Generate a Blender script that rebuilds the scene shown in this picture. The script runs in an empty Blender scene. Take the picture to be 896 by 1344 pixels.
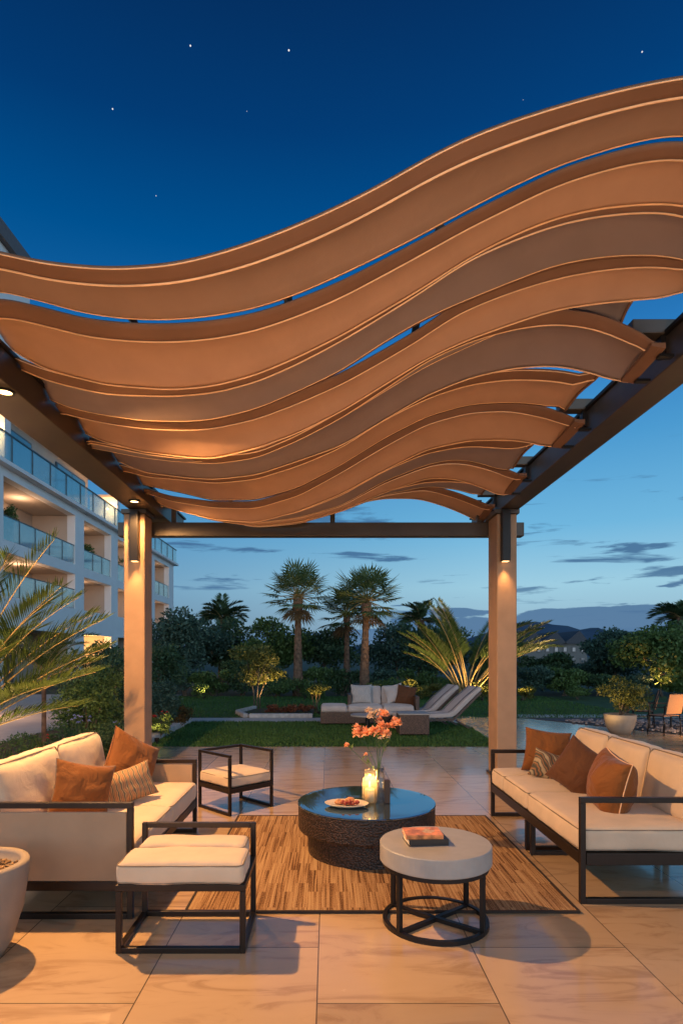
import bpy, math, random
import numpy as np
from mathutils import Vector, Matrix, noise as mnoise
random.seed(7); rng = np.random.default_rng(7)
R = math.radians; PI = math.pi
scene = bpy.context.scene
COL = scene.collection
F = 780.0; CX = 430.0; HY = 860.0; EYE = 1.45
def W(px, py, D): return Vector(((px-CX)*D/F, D, EYE+(HY-py)*D/F))
def G(px, py):
    D = EYE*F/(py-HY); return Vector(((px-CX)*D/F, D, 0))

# ------------------------------------------------------------------ materials
def srgb(*c):
    return tuple(((v/255)/12.92 if v/255 <= .04045 else ((v/255+.055)/1.055)**2.4) for v in c)+(1,)
def newmat(name):
    m = bpy.data.materials.new(name); m.use_nodes = True
    nt = m.node_tree; b = nt.nodes['Principled BSDF']
    return m, nt, b
def L(nt, a, b): nt.links.new(a, b)
def N(nt, t, **kw):
    n = nt.nodes.new(t)
    for k, v in kw.items(): setattr(n, k, v)
    return n
def mat(name, col, rough=.6, metal=0, var=.12, scale=8, bump=0, bscale=200, spec=.5, coat=0, detail=4):
    m, nt, b = newmat(name)
    tc = N(nt, 'ShaderNodeTexCoord')
    no = N(nt, 'ShaderNodeTexNoise'); no.inputs['Scale'].default_value = scale; no.inputs['Detail'].default_value = detail
    L(nt, tc.outputs['Object'], no.inputs['Vector'])
    r = N(nt, 'ShaderNodeValToRGB'); e = r.color_ramp.elements
    e[0].position = .3; e[1].position = .7
    e[0].color = tuple(c*(1-var) for c in col[:3])+(1,); e[1].color = tuple(min(1, c*(1+var)) for c in col[:3])+(1,)
    L(nt, no.outputs['Fac'], r.inputs[0]); L(nt, r.outputs[0], b.inputs['Base Color'])
    b.inputs['Roughness'].default_value = rough; b.inputs['Metallic'].default_value = metal
    b.inputs['Specular IOR Level'].default_value = spec; b.inputs['Coat Weight'].default_value = coat
    if bump:
        n2 = N(nt, 'ShaderNodeTexNoise'); n2.inputs['Scale'].default_value = bscale; n2.inputs['Detail'].default_value = 3
        L(nt, tc.outputs['Object'], n2.inputs['Vector'])
        bp = N(nt, 'ShaderNodeBump'); bp.inputs['Strength'].default_value = bump; bp.inputs['Distance'].default_value = .01
        L(nt, n2.outputs['Fac'], bp.inputs['Height']); L(nt, bp.outputs[0], b.inputs['Normal'])
    return m
def emit(name, col, s):
    m, nt, b = newmat(name)
    b.inputs['Emission Color'].default_value = col; b.inputs['Emission Strength'].default_value = s
    b.inputs['Base Color'].default_value = col
    return m
def leafmat(name, c1, c2, trans=.25, rough=.5, scale=2.5):
    m, nt, b = newmat(name)
    geo = N(nt, 'ShaderNodeNewGeometry')
    no = N(nt, 'ShaderNodeTexNoise'); no.inputs['Scale'].default_value = scale
    L(nt, geo.outputs['Position'], no.inputs['Vector'])
    ad = N(nt, 'ShaderNodeMath', operation='MULTIPLY_ADD'); ad.inputs[1].default_value = .45
    L(nt, geo.outputs['Random Per Island'], ad.inputs[0])
    sc = N(nt, 'ShaderNodeMath', operation='MULTIPLY'); sc.inputs[1].default_value = .6
    L(nt, no.outputs['Fac'], sc.inputs[0]); L(nt, sc.outputs[0], ad.inputs[2])
    r = N(nt, 'ShaderNodeValToRGB'); e = r.color_ramp.elements
    e[0].position = .2; e[0].color = c1+(1,); e[1].position = .75; e[1].color = c2+(1,)
    L(nt, ad.outputs[0], r.inputs[0]); L(nt, r.outputs[0], b.inputs['Base Color'])
    b.inputs['Roughness'].default_value = rough; b.inputs['Specular IOR Level'].default_value = .3
    tr = N(nt, 'ShaderNodeBsdfTranslucent'); L(nt, r.outputs[0], tr.inputs['Color'])
    mx = N(nt, 'ShaderNodeMixShader'); mx.inputs[0].default_value = trans
    L(nt, b.outputs[0], mx.inputs[1]); L(nt, tr.outputs[0], mx.inputs[2])
    L(nt, mx.outputs[0], nt.nodes['Material Output'].inputs['Surface'])
    return m
def fabric(name, col, rough=.85, trans=0, wr=.25, weave=.3, var=.08, sheen=.2):
    m = mat(name, col, rough, var=var, scale=5, spec=.25)
    nt = m.node_tree; b = nt.nodes['Principled BSDF']
    b.inputs['Sheen Weight'].default_value = sheen
    tc = N(nt, 'ShaderNodeTexCoord')
    n1 = N(nt, 'ShaderNodeTexNoise'); n1.inputs['Scale'].default_value = 7; n1.inputs['Detail'].default_value = 3; n1.inputs['Distortion'].default_value = .8
    n2 = N(nt, 'ShaderNodeTexNoise'); n2.inputs['Scale'].default_value = 350
    for n in (n1, n2): L(nt, tc.outputs['Object'], n.inputs['Vector'])
    b1 = N(nt, 'ShaderNodeBump'); b1.inputs['Strength'].default_value = wr; b1.inputs['Distance'].default_value = .04
    b2 = N(nt, 'ShaderNodeBump'); b2.inputs['Strength'].default_value = weave; b2.inputs['Distance'].default_value = .002
    L(nt, n1.outputs['Fac'], b1.inputs['Height']); L(nt, n2.outputs['Fac'], b2.inputs['Height'])
    L(nt, b1.outputs[0], b2.inputs['Normal']); L(nt, b2.outputs[0], b.inputs['Normal'])
    if trans:
        tr = N(nt, 'ShaderNodeBsdfTranslucent'); L(nt, b.inputs['Base Color'].links[0].from_socket, tr.inputs['Color'])
        mx = N(nt, 'ShaderNodeMixShader'); mx.inputs[0].default_value = trans
        L(nt, b.outputs[0], mx.inputs[1]); L(nt, tr.outputs[0], mx.inputs[2])
        L(nt, mx.outputs[0], nt.nodes['Material Output'].inputs['Surface'])
    return m
def glass(name, col=(1, 1, 1, 1), rough=.0, ior=1.45):
    m, nt, b = newmat(name)
    b.inputs['Base Color'].default_value = col; b.inputs['Transmission Weight'].default_value = 1
    b.inputs['Roughness'].default_value = rough; b.inputs['IOR'].default_value = ior
    # clear for shadow rays would need light path tricks; kept physically plain
    return m
def thinglass(name, tint=(.75, .88, .92, 1), refl=.18):
    m, nt, b = newmat(name)
    nt.nodes.remove(b)
    t = N(nt, 'ShaderNodeBsdfTransparent'); t.inputs[0].default_value = tint
    g = N(nt, 'ShaderNodeBsdfGlossy'); g.inputs['Roughness'].default_value = .03
    fr = N(nt, 'ShaderNodeFresnel'); fr.inputs[0].default_value = 1.5
    ad = N(nt, 'ShaderNodeMath', operation='ADD'); ad.inputs[1].default_value = refl; fm = N(nt, 'ShaderNodeMath', operation='MULTIPLY'); fm.inputs[1].default_value = .5; L(nt, fr.outputs[0], fm.inputs[0]); L(nt, fm.outputs[0], ad.inputs[0])
    ad.use_clamp = True
    mx = N(nt, 'ShaderNodeMixShader'); L(nt, ad.outputs[0], mx.inputs[0]); L(nt, t.outputs[0], mx.inputs[1]); L(nt, g.outputs[0], mx.inputs[2])
    L(nt, mx.outputs[0], nt.nodes['Material Output'].inputs['Surface'])
    return m

def stone_floor():
    m, nt, b = newmat('sandstone_tile')
    tc = N(nt, 'ShaderNodeTexCoord')
    mp = N(nt, 'ShaderNodeMapping'); mp.inputs['Rotation'].default_value = (0, 0, R(90)); mp.inputs['Location'].default_value = (.1, .045, 0)
    L(nt, tc.outputs['Object'], mp.inputs['Vector'])
    br = N(nt, 'ShaderNodeTexBrick'); br.offset = .5
    br.inputs['Scale'].default_value = 1; br.inputs['Mortar Size'].default_value = .0032; br.inputs['Mortar Smooth'].default_value = .2
    br.inputs['Brick Width'].default_value = .95; br.inputs['Row Height'].default_value = .76; br.inputs['Bias'].default_value = 0
    br.inputs['Color1'].default_value = (.0, 0, 0, 1); br.inputs['Color2'].default_value = (1, 1, 1, 1); br.inputs['Mortar'].default_value = (.5, .5, .5, 1)
    L(nt, mp.outputs[0], br.inputs['Vector'])
    # per-tile offset of the vein pattern
    sc = N(nt, 'ShaderNodeVectorMath', operation='SCALE'); sc.inputs['Scale'].default_value = 7
    L(nt, br.outputs['Color'], sc.inputs[0])
    av = N(nt, 'ShaderNodeVectorMath', operation='ADD'); L(nt, tc.outputs['Object'], av.inputs[0]); L(nt, sc.outputs[0], av.inputs[1])
    m2 = N(nt, 'ShaderNodeMapping'); m2.inputs['Rotation'].default_value = (0, 0, R(-33)); m2.inputs['Scale'].default_value = (.8, 3.0, 1)
    L(nt, av.outputs[0], m2.inputs['Vector'])
    nv = N(nt, 'ShaderNodeTexNoise'); nv.inputs['Scale'].default_value = 2.0; nv.inputs['Detail'].default_value = 9; nv.inputs['Distortion'].default_value = 1.6; nv.inputs['Roughness'].default_value = .62
    L(nt, m2.outputs[0], nv.inputs['Vector'])
    r = N(nt, 'ShaderNodeValToRGB'); e = r.color_ramp.elements
    e[0].position = .3; e[0].color = (.38, .235, .13, 1); e[1].position = .72; e[1].color = (.57, .385, .225, 1)
    x = e.new(.46); x.color = (.52, .345, .20, 1); x = e.new(.42); x.color = (.47, .305, .175, 1); x = e.new(.5); x.color = (.55, .37, .215, 1)
    L(nt, nv.outputs['Fac'], r.inputs[0])
    # tile tint
    hs = N(nt, 'ShaderNodeHueSaturation'); L(nt, r.outputs[0], hs.inputs['Color'])
    mr = N(nt, 'ShaderNodeMapRange'); mr.inputs['To Min'].default_value = .80; mr.inputs['To Max'].default_value = 1.02
    L(nt, br.outputs['Color'], mr.inputs['Value']); L(nt, mr.outputs[0], hs.inputs['Value'])
    mx = N(nt, 'ShaderNodeMix', data_type='RGBA'); L(nt, br.outputs['Fac'], mx.inputs[0]); L(nt, hs.outputs[0], mx.inputs[6]); mx.inputs[7].default_value = (.14, .095, .06, 1)
    L(nt, mx.outputs[2], b.inputs['Base Color'])
    rr = N(nt, 'ShaderNodeMapRange'); rr.inputs['To Min'].default_value = .10; rr.inputs['To Max'].default_value = .34
    L(nt, nv.outputs['Fac'], rr.inputs['Value']); L(nt, rr.outputs[0], b.inputs['Roughness'])
    b.inputs['Coat Weight'].default_value = .3; b.inputs['Coat Roughness'].default_value = .08
    inv = N(nt, 'ShaderNodeMath', operation='MULTIPLY_ADD'); inv.inputs[1].default_value = -1; inv.inputs[2].default_value = 1
    L(nt, br.outputs['Fac'], inv.inputs[0])
    n3 = N(nt, 'ShaderNodeMath', operation='MULTIPLY_ADD'); n3.inputs[1].default_value = .15; L(nt, nv.outputs['Fac'], n3.inputs[0]); L(nt, inv.outputs[0], n3.inputs[2])
    bp = N(nt, 'ShaderNodeBump'); bp.inputs['Strength'].default_value = .35; bp.inputs['Distance'].default_value = .004
    L(nt, n3.outputs[0], bp.inputs['Height']); L(nt, bp.outputs[0], b.inputs['Normal'])
    return m
def rug_mat():
    m, nt, b = newmat('woven_rug')
    tc = N(nt, 'ShaderNodeTexCoord')
    mp = N(nt, 'ShaderNodeMapping'); mp.inputs['Rotation'].default_value = (0, 0, R(90)); L(nt, tc.outputs['Object'], mp.inputs['Vector'])
    br = N(nt, 'ShaderNodeTexBrick'); br.offset = .37; br.inputs['Scale'].default_value = 1
    br.inputs['Brick Width'].default_value = .36; br.inputs['Row Height'].default_value = .085; br.inputs['Mortar Size'].default_value = 0.0
    br.inputs['Color1'].default_value = (0, 0, 0, 1); br.inputs['Color2'].default_value = (1, 1, 1, 1)
    L(nt, mp.outputs[0], br.inputs['Vector'])
    sc = N(nt, 'ShaderNodeVectorMath', operation='SCALE'); sc.inputs['Scale'].default_value = 3.3; L(nt, br.outputs['Color'], sc.inputs[0])
    av = N(nt, 'ShaderNodeVectorMath', operation='ADD'); L(nt, tc.outputs['Object'], av.inputs[0]); L(nt, sc.outputs[0], av.inputs[1])
    m2 = N(nt, 'ShaderNodeMapping'); m2.inputs['Scale'].default_value = (95, 1.6, 1); L(nt, av.outputs[0], m2.inputs['Vector'])
    n1 = N(nt, 'ShaderNodeTexNoise'); n1.inputs['Scale'].default_value = 1; n1.inputs['Detail'].default_value = 2; L(nt, m2.outputs[0], n1.inputs['Vector'])
    m3 = N(nt, 'ShaderNodeMapping'); m3.inputs['Scale'].default_value = (160, 60, 1); L(nt, tc.outputs['Object'], m3.inputs['Vector'])
    n2 = N(nt, 'ShaderNodeTexNoise'); n2.inputs['Scale'].default_value = 1; L(nt, m3.outputs[0], n2.inputs['Vector'])
    s = N(nt, 'ShaderNodeMath', operation='MULTIPLY_ADD'); s.inputs[1].default_value = .35; L(nt, n2.outputs['Fac'], s.inputs[0]); L(nt, n1.outputs['Fac'], s.inputs[2])
    s2 = N(nt, 'ShaderNodeMath', operation='MULTIPLY_ADD'); s2.inputs[1].default_value = .1; L(nt, br.outputs['Color'], s2.inputs[0]); L(nt, s.outputs[0], s2.inputs[2])
    r = N(nt, 'ShaderNodeValToRGB'); e = r.color_ramp.elements
    e[0].position = .48; e[0].color = (.07, .034, .018, 1); e[1].position = .88; e[1].color = (.42, .27, .145, 1)
    x = e.new(.59); x.color = (.15, .075, .036, 1); x = e.new(.68); x.color = (.27, .15, .075, 1)
    L(nt, s2.outputs[0], r.inputs[0]); L(nt, r.outputs[0], b.inputs['Base Color']); b.inputs['Roughness'].default_value = .95
    b.inputs['Specular IOR Level'].default_value = .1
    bp = N(nt, 'ShaderNodeBump'); bp.inputs['Strength'].default_value = .6; bp.inputs['Distance'].default_value = .006
    L(nt, s.outputs[0], bp.inputs['Height']); L(nt, bp.outputs[0], b.inputs['Normal'])
    return m
def weave_mat(name, c1, c2, sx=70, sz=55):
    m, nt, b = newmat(name)
    tc = N(nt, 'ShaderNodeTexCoord')
    vo = N(nt, 'ShaderNodeTexVoronoi'); vo.inputs['Scale'].default_value = sx
    mp = N(nt, 'ShaderNodeMapping'); mp.inputs['Scale'].default_value = (1, 1, 1.3); L(nt, tc.outputs['Object'], mp.inputs['Vector']); L(nt, mp.outputs[0], vo.inputs['Vector'])
    r = N(nt, 'ShaderNodeValToRGB'); e = r.color_ramp.elements; e[0].color = c2; e[0].position = .1; e[1].color = c1; e[1].position = .6
    L(nt, vo.outputs['Distance'], r.inputs[0]); L(nt, r.outputs[0], b.inputs['Base Color']); b.inputs['Roughness'].default_value = .45
    bp = N(nt, 'ShaderNodeBump'); bp.invert = True; bp.inputs['Strength'].default_value = .9; bp.inputs['Distance'].default_value = .006
    L(nt, vo.outputs['Distance'], bp.inputs['Height']); L(nt, bp.outputs[0], b.inputs['Normal'])
    return m
def pattern_mat(name, cols, scale, dist, axis='X'):
    m, nt, b = newmat(name)
    tc = N(nt, 'ShaderNodeTexCoord')
    w = N(nt, 'ShaderNodeTexWave', bands_direction=axis); w.inputs['Scale'].default_value = scale; w.inputs['Distortion'].default_value = dist; w.inputs['Detail'].default_value = 2; w.inputs['Detail Scale'].default_value = 1.2
    L(nt, tc.outputs['Object'], w.inputs['Vector'])
    r = N(nt, 'ShaderNodeValToRGB'); r.color_ramp.interpolation = 'EASE'; e = r.color_ramp.elements
    e[0].position = 0; e[0].color = cols[0]; e[1].position = 1; e[1].color = cols[-1]
    for i, c in enumerate(cols[1:-1]): x = e.new((i+1)/(len(cols)-1)); x.color = c
    L(nt, w.outputs['Fac'], r.inputs[0]); L(nt, r.outputs[0], b.inputs['Base Color']); b.inputs['Roughness'].default_value = .8
    return m

M = {}
M['floor'] = stone_floor()
M['rug'] = rug_mat()
M['rug_edge'] = mat('rug_binding', (.03, .018, .012), .9)
M['frame'] = mat('bronze_frame', (.030, .019, .013), .38, .55, var=.1, scale=20)
M['beam'] = mat('dark_beam', (.075, .055, .040), .42, .3, var=.15, scale=3)
M['column'] = mat('stucco_column', (.36, .215, .125), .8, var=.09, scale=6, bump=.2, bscale=120)
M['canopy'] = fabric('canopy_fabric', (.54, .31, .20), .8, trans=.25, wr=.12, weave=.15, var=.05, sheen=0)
M['canopy_shaded'] = fabric('canopy_fabric_shaded', (.42, .30, .26), .8, trans=.5, wr=.12, weave=.15, var=.05, sheen=0)  # shade on the tilted strips, put into a darker fabric colour
M['canopy_front_shaded'] = fabric('canopy_fabric_front_shaded', (.37, .225, .16), .8, trans=.25, wr=.12, weave=.15, var=.05, sheen=0)  # front strip's shaded tone, put into its fabric colour
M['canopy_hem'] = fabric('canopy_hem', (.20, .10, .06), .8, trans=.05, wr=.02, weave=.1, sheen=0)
M['canopy_pipe'] = mat('canopy_piping', (.85, .50, .27), .6)
M['cream'] = fabric('cream_fabric', (.60, .45, .315), .9, wr=.18)
M['cream_pipe'] = mat('cream_piping', (.22, .16, .11), .9)
M['panel'] = fabric('beige_panel', (.33, .225, .145), .9, wr=.02)
M['rust'] = fabric('rust_velvet', (.175, .058, .011), .75, wr=.8, sheen=.1)
M['rust_dark'] = fabric('brown_velvet', (.10, .036, .013), .75, wr=.7, sheen=.1)
M['rust_orange'] = fabric('orange_velvet', (.20, .065, .011), .72, wr=.8, sheen=.15)
M['pat_a'] = pattern_mat('striped_weave', [(.42, .2, .08, 1), (.16, .09, .05, 1), (.5, .3, .14, 1), (.10, .09, .06, 1)], 9, 5)
M['pat_b'] = pattern_mat('ikat_weave', [(.05, .045, .03, 1), (.30, .13, .05, 1), (.03, .04, .03, 1), (.36, .26, .15, 1)], 7, 3.5, 'DIAGONAL')
M['wicker'] = weave_mat('dark_wicker', (.012, .008, .006, 1), (.10, .05, .028, 1))
M['wicker_l'] = weave_mat('brown_wicker', (.05, .03, .022, 1), (.17, .10, .07, 1), 60)
M['blue_glass'] = mat('table_glass', (.20, .28, .34), .03, .9, var=.03, spec=1.0)
M['top'] = mat('grey_table_top', (.34, .315, .29), .45, var=.06, scale=15)
M['glass'] = thinglass('clear_glass', (.93, .95, .95, 1), .06)
M['water'] = thinglass('vase_water', (.88, .93, .9, 1), .05)
m_, nt_, b_ = newmat('frosted_jar'); nt_.nodes.remove(b_)
a_ = N(nt_, 'ShaderNodeBsdfTransparent'); a_.inputs[0].default_value = (.95, .93, .88, 1); c_ = N(nt_, 'ShaderNodeBsdfTranslucent'); c_.inputs[0].default_value = (.9, .8, .6, 1)
d_ = N(nt_, 'ShaderNodeBsdfGlossy'); d_.inputs['Roughness'].default_value = .05
x1 = N(nt_, 'ShaderNodeMixShader'); x1.inputs[0].default_value = .16; L(nt_, a_.outputs[0], x1.inputs[1]); L(nt_, c_.outputs[0], x1.inputs[2])
x2 = N(nt_, 'ShaderNodeMixShader'); x2.inputs[0].default_value = .07; L(nt_, x1.outputs[0], x2.inputs[1]); L(nt_, d_.outputs[0], x2.inputs[2]); L(nt_, x2.outputs[0], nt_.nodes['Material Output'].inputs['Surface'])
M['jar'] = m_
M['plate'] = mat('stone_plate', (.52, .44, .34), .4)
M['food'] = mat('pastry', (.55, .23, .09), .6, var=.5, scale=45, bump=.5, bscale=60)
M['berry'] = mat('berries', (.28, .03, .02), .35, var=.4, scale=80)
M['candle'] = emit('candle_glow', (1, .55, .18, 1), 5.0)
M['wax'] = mat('wax', (.8, .62, .38), .5)
M['brownblk'] = mat('dark_wood', (.07, .035, .02), .5)
M['page'] = mat('book_pages', (.66, .56, .42), .9, var=.25, scale=120)
M['book_black'] = mat('book_black', (.02, .015, .013), .5)
M['book_orange'] = mat('book_cover', (.62, .20, .06), .4, var=.7, scale=22)
M['petal'] = leafmat('peach_petals', (.80, .27, .09), (1.0, .60, .34), .35, scale=30)
M['petal_w'] = leafmat('pale_petals', (.6, .45, .3), (.8, .6, .45), .3, scale=30)
M['petal_red'] = leafmat('red_petals', (.55, .02, .03), (.8, .06, .06), .3, scale=30)
M['petal_blue'] = leafmat('blue_petals', (.16, .2, .6), (.3, .35, .75), .3, scale=30)
M['stem'] = mat('green_stem', (.05, .10, .03), .6)
M['bark'] = mat('bark', (.13, .09, .06), .9, var=.4, scale=12, bump=.8, bscale=30)
M['palm_bark'] = mat('palm_bark', (.16, .085, .05), .9, var=.6, scale=9, bump=1, bscale=14)
M['cane'] = mat('palm_cane', (.30, .20, .07), .6, var=.3, scale=20)
M['lf_dark'] = leafmat('dark_leaves', (.026, .058, .026), (.085, .14, .06))
M['lf_blue'] = leafmat('blue_green_leaves', (.028, .068, .05), (.10, .17, .12))
M['lf_mid'] = leafmat('mid_leaves', (.045, .09, .022), (.13, .20, .06))
M['lf_olive'] = leafmat('olive_leaves', (.07, .085, .018), (.19, .19, .05), .35)
M['lf_autumn'] = leafmat('autumn_leaves', (.09, .055, .02), (.22, .13, .04), .3)
M['lf_palm'] = leafmat('palm_leaflets', (.035, .065, .014), (.10, .15, .04), .3, .4)
M['lf_palmf'] = leafmat('far_palm_leaflets', (.04, .075, .025), (.13, .17, .06), .25, .5)
M['lf_dead'] = leafmat('dry_palm_leaves', (.12, .07, .03), (.24, .15, .07), .2)
M['lf_red'] = leafmat('red_groundcover', (.10, .03, .02), (.26, .09, .04), .25)
M['grass'] = mat('lawn_soil', (.035, .085, .022), .95, var=.35, scale=3, bump=.8, bscale=60)
M['blade'] = leafmat('grass_blades', (.035, .095, .020), (.08, .17, .045), .2, .7, scale=1.2)
M['soil'] = mat('soil', (.05, .035, .025), .95, var=.4, scale=10, bump=.6, bscale=25)
M['ground'] = mat('ground', (.04, .05, .025), .95, var=.3, scale=.2)
M['concrete'] = mat('pale_paving', (.44, .42, .40), .6, var=.08, scale=4, bump=.1, bscale=60)
M['kerb'] = mat('kerb_stone', (.42, .40, .38), .8, var=.25, scale=10, bump=.5, bscale=30)
M['gravel'] = mat('gravel_bed', (.10, .09, .09), .9, var=.5, scale=14, bump=.9, bscale=35)
M['pebble'] = mat('pebbles', (.32, .26, .24), .8, var=.4, scale=9)
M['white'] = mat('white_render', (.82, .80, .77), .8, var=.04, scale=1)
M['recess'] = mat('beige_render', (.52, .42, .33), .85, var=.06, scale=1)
M['eave'] = mat('dark_eave', (.13, .12, .12), .7)
M['balglass'] = thinglass('balustrade_glass', (.74, .86, .90, 1), .22)
M['window'] = mat('window_glass', (.02, .045, .06), .05, spec=1, coat=1, var=.02)
M['rail'] = mat('grey_rail', (.10, .11, .12), .4, .6)
M['curtain'] = mat('curtain', (.42, .40, .37), .9, var=.1, scale=3)
M['pot'] = mat('cast_stone_pot', (.30, .235, .18), .75, var=.08, scale=8, bump=.15, bscale=80)
M['pot_soil'] = mat('bark_mulch', (.26, .15, .07), .95, var=.7, scale=40, bump=1, bscale=50)
M['lens'] = emit('lamp_lens', (1, .62, .25, 1), 14)
M['lens_dim'] = emit('sconce_lens', (1, .60, .25, 1), 2.5)
M['black'] = mat('black_metal', (.02, .016, .014), .45, .5)
M['grey_cush'] = fabric('grey_cushion', (.46, .40, .37), .9, wr=.15)
M['grey_stripe'] = pattern_mat('dark_stripe', [(.46, .40, .37, 1), (.46, .40, .37, 1), (.08, .05, .05, 1), (.46, .40, .37, 1), (.46, .4, .37, 1)], 1.3, 0, 'Y')
M['pat_grey'] = pattern_mat('branch_print', [(.42, .38, .35, 1), (.46, .42, .39, 1), (.20, .19, .19, 1), (.46, .42, .39, 1)], 8, 9)
M['sling'] = mat('woven_sling', (.40, .20, .10), .7, var=.1, scale=40)
M['hill'] = mat('hill_haze_blue', (.035, .07, .12), .95, var=.15, scale=.03)  # blue of distance haze put into the hill colour
M['hwall'] = mat('grey_house_wall', (.16, .15, .14), .9)
M['hroof'] = mat('dark_roof_tiles', (.06, .06, .07), .8)

# ------------------------------------------------------------------ mesh builder
class MB:
    def __init__(s): s.v = []; s.f = []
    def add(s, vs, fs):
        o = len(s.v); s.v += [tuple(v) for v in vs]; s.f += [tuple(i+o for i in f) for f in fs]; return s
    def box(s, c, d, rz=0, mtx=None):
        hx, hy, hz = d[0]/2, d[1]/2, d[2]/2
        vs = [Vector((x*hx, y*hy, z*hz)) for z in (-1, 1) for y in (-1, 1) for x in (-1, 1)]
        if rz: m = Matrix.Rotation(rz, 3, 'Z'); vs = [m@v for v in vs]
        if mtx: vs = [mtx@v for v in vs]
        c = Vector(c); vs = [v+c for v in vs]
        return s.add(vs, [(0, 2, 3, 1), (4, 5, 7, 6), (0, 1, 5, 4), (2, 6, 7, 3), (0, 4, 6, 2), (1, 3, 7, 5)])
    def b(s, x0, x1, y0, y1, z0, z1): return s.box(((x0+x1)/2, (y0+y1)/2, (z0+z1)/2), (abs(x1-x0), abs(y1-y0), abs(z1-z0)))
    def bar(s, p, q, w, h=None):
        p = Vector(p); q = Vector(q); h = h or w; d = (q-p); ln = d.length
        m = d.to_track_quat('Y', 'Z').to_matrix()
        return s.box((p+q)/2, (w, ln, h), mtx=m)
    def tube(s, pts, r, n=8, cap=True):
        pts = [Vector(p) for p in pts]; rs = r if hasattr(r, '__len__') else [r]*len(pts)
        vs = []; up = None
        for i, p in enumerate(pts):
            d = (pts[min(i+1, len(pts)-1)]-pts[max(i-1, 0)]).normalized()
            if up is None:
                up = Vector((0, 0, 1)) if abs(d.z) < .9 else Vector((1, 0, 0))
            a = d.cross(up).normalized(); b_ = a.cross(d).normalized(); up = b_
            for k in range(n):
                t = 2*PI*k/n; vs.append(p+a*math.cos(t)*rs[i]+b_*math.sin(t)*rs[i])
        fs = [(i*n+k, i*n+(k+1) % n, (i+1)*n+(k+1) % n, (i+1)*n+k) for i in range(len(pts)-1) for k in range(n)]
        if cap: fs += [tuple(range(n))[::-1], tuple((len(pts)-1)*n+k for k in range(n))]
        return s.add(vs, fs)
    def lathe(s, prof, c=(0, 0, 0), n=48, sx=1, sy=1, closed=False):
        vs = [(c[0]+r*math.cos(2*PI*k/n)*sx, c[1]+r*math.sin(2*PI*k/n)*sy, c[2]+z) for r, z in prof for k in range(n)]
        m = len(prof); fs = [(i*n+k, i*n+(k+1) % n, (i+1)*n+(k+1) % n, (i+1)*n+k) for i in range(m-1) for k in range(n)]
        if closed: fs += [((m-1)*n+k, (m-1)*n+(k+1) % n, (k+1) % n, k) for k in range(n)]
        else:
            if prof[0][0] > 1e-6: fs.append(tuple(range(n))[::-1])
            if prof[-1][0] > 1e-6: fs.append(tuple((m-1)*n+k for k in range(n)))
        return s.add(vs, fs)
    def poly(s, pts, z0, z1):
        n = len(pts); vs = [(p[0], p[1], z0) for p in pts]+[(p[0], p[1], z1) for p in pts]
        return s.add(vs, [tuple(range(n))[::-1], tuple(range(n, 2*n))]+[(i, (i+1) % n, n+(i+1) % n, n+i) for i in range(n)])
    def sphere(s, c, r, n=10, sz=1):
        prof = [(max(1e-7, r*math.sin(PI*i/n)), -r*sz*math.cos(PI*i/n)) for i in range(n+1)]
        return s.lathe(prof, c, n*2)
def mk(name, mb, m, parent=None, smooth=False, bevel=0, seg=2):
    me = bpy.data.meshes.new(name); me.from_pydata(mb.v, [], mb.f); me.update()
    if smooth: me.shade_smooth() if hasattr(me, 'shade_smooth') else None
    me.materials.append(M[m] if isinstance(m, str) else m)
    o = bpy.data.objects.new(name, me); COL.objects.link(o)
    if parent: o.parent = parent
    if bevel:
        bm = o.modifiers.new('bevel', 'BEVEL'); bm.width = bevel; bm.segments = seg; bm.limit_method = 'ANGLE'
    return o
def fixnormals(o):
    import bmesh
    bm = bmesh.new(); bm.from_mesh(o.data); bmesh.ops.recalc_face_normals(bm, faces=bm.faces); bm.to_mesh(o.data); bm.free()
def tag(o, label, cat, group=None):
    o['label'] = label; o['category'] = cat
    if group: o['group'] = group
    return o
def thing(name, label, cat, loc=(0, 0, 0), rz=0, group=None):
    o = bpy.data.objects.new(name, None); COL.objects.link(o); o.location = loc; o.rotation_euler = (0, 0, rz); o.empty_display_size = .1
    return tag(o, label, cat, group)
def struct(name, mb, m, smooth=False):
    o = mk(name, mb, m, smooth=smooth); o['kind'] = 'structure'; return o
def stuff(name, mb, m, label, cat, parent=None):
    o = mk(name, mb, m, parent); o['kind'] = 'stuff'
    if not parent: tag(o, label, cat)
    return o
def light(name, kind, loc, e, col=(1, .58, .28), parent=None, size=.03, spot=None, blend=.6, rot=None):
    l = bpy.data.lights.new(name, kind); l.energy = e; l.color = col
    if kind == 'SPOT': l.spot_size = spot; l.spot_blend = blend; l.shadow_soft_size = size
    elif kind == 'POINT': l.shadow_soft_size = size
    o = bpy.data.objects.new(name, l); COL.objects.link(o); o.location = loc
    if rot: o.rotation_euler = rot
    if parent: o.parent = parent
    return o
def copy_tree(o, loc=None, rz=None, parent=None):
    c = o.copy(); COL.objects.link(c); c.parent = parent
    for ch in list(o.children): copy_tree(ch, parent=c)
    if loc is not None: c.location = loc
    if rz is not None: c.rotation_euler.z = rz
    return c
WARM = (1, .53, .19)

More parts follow.
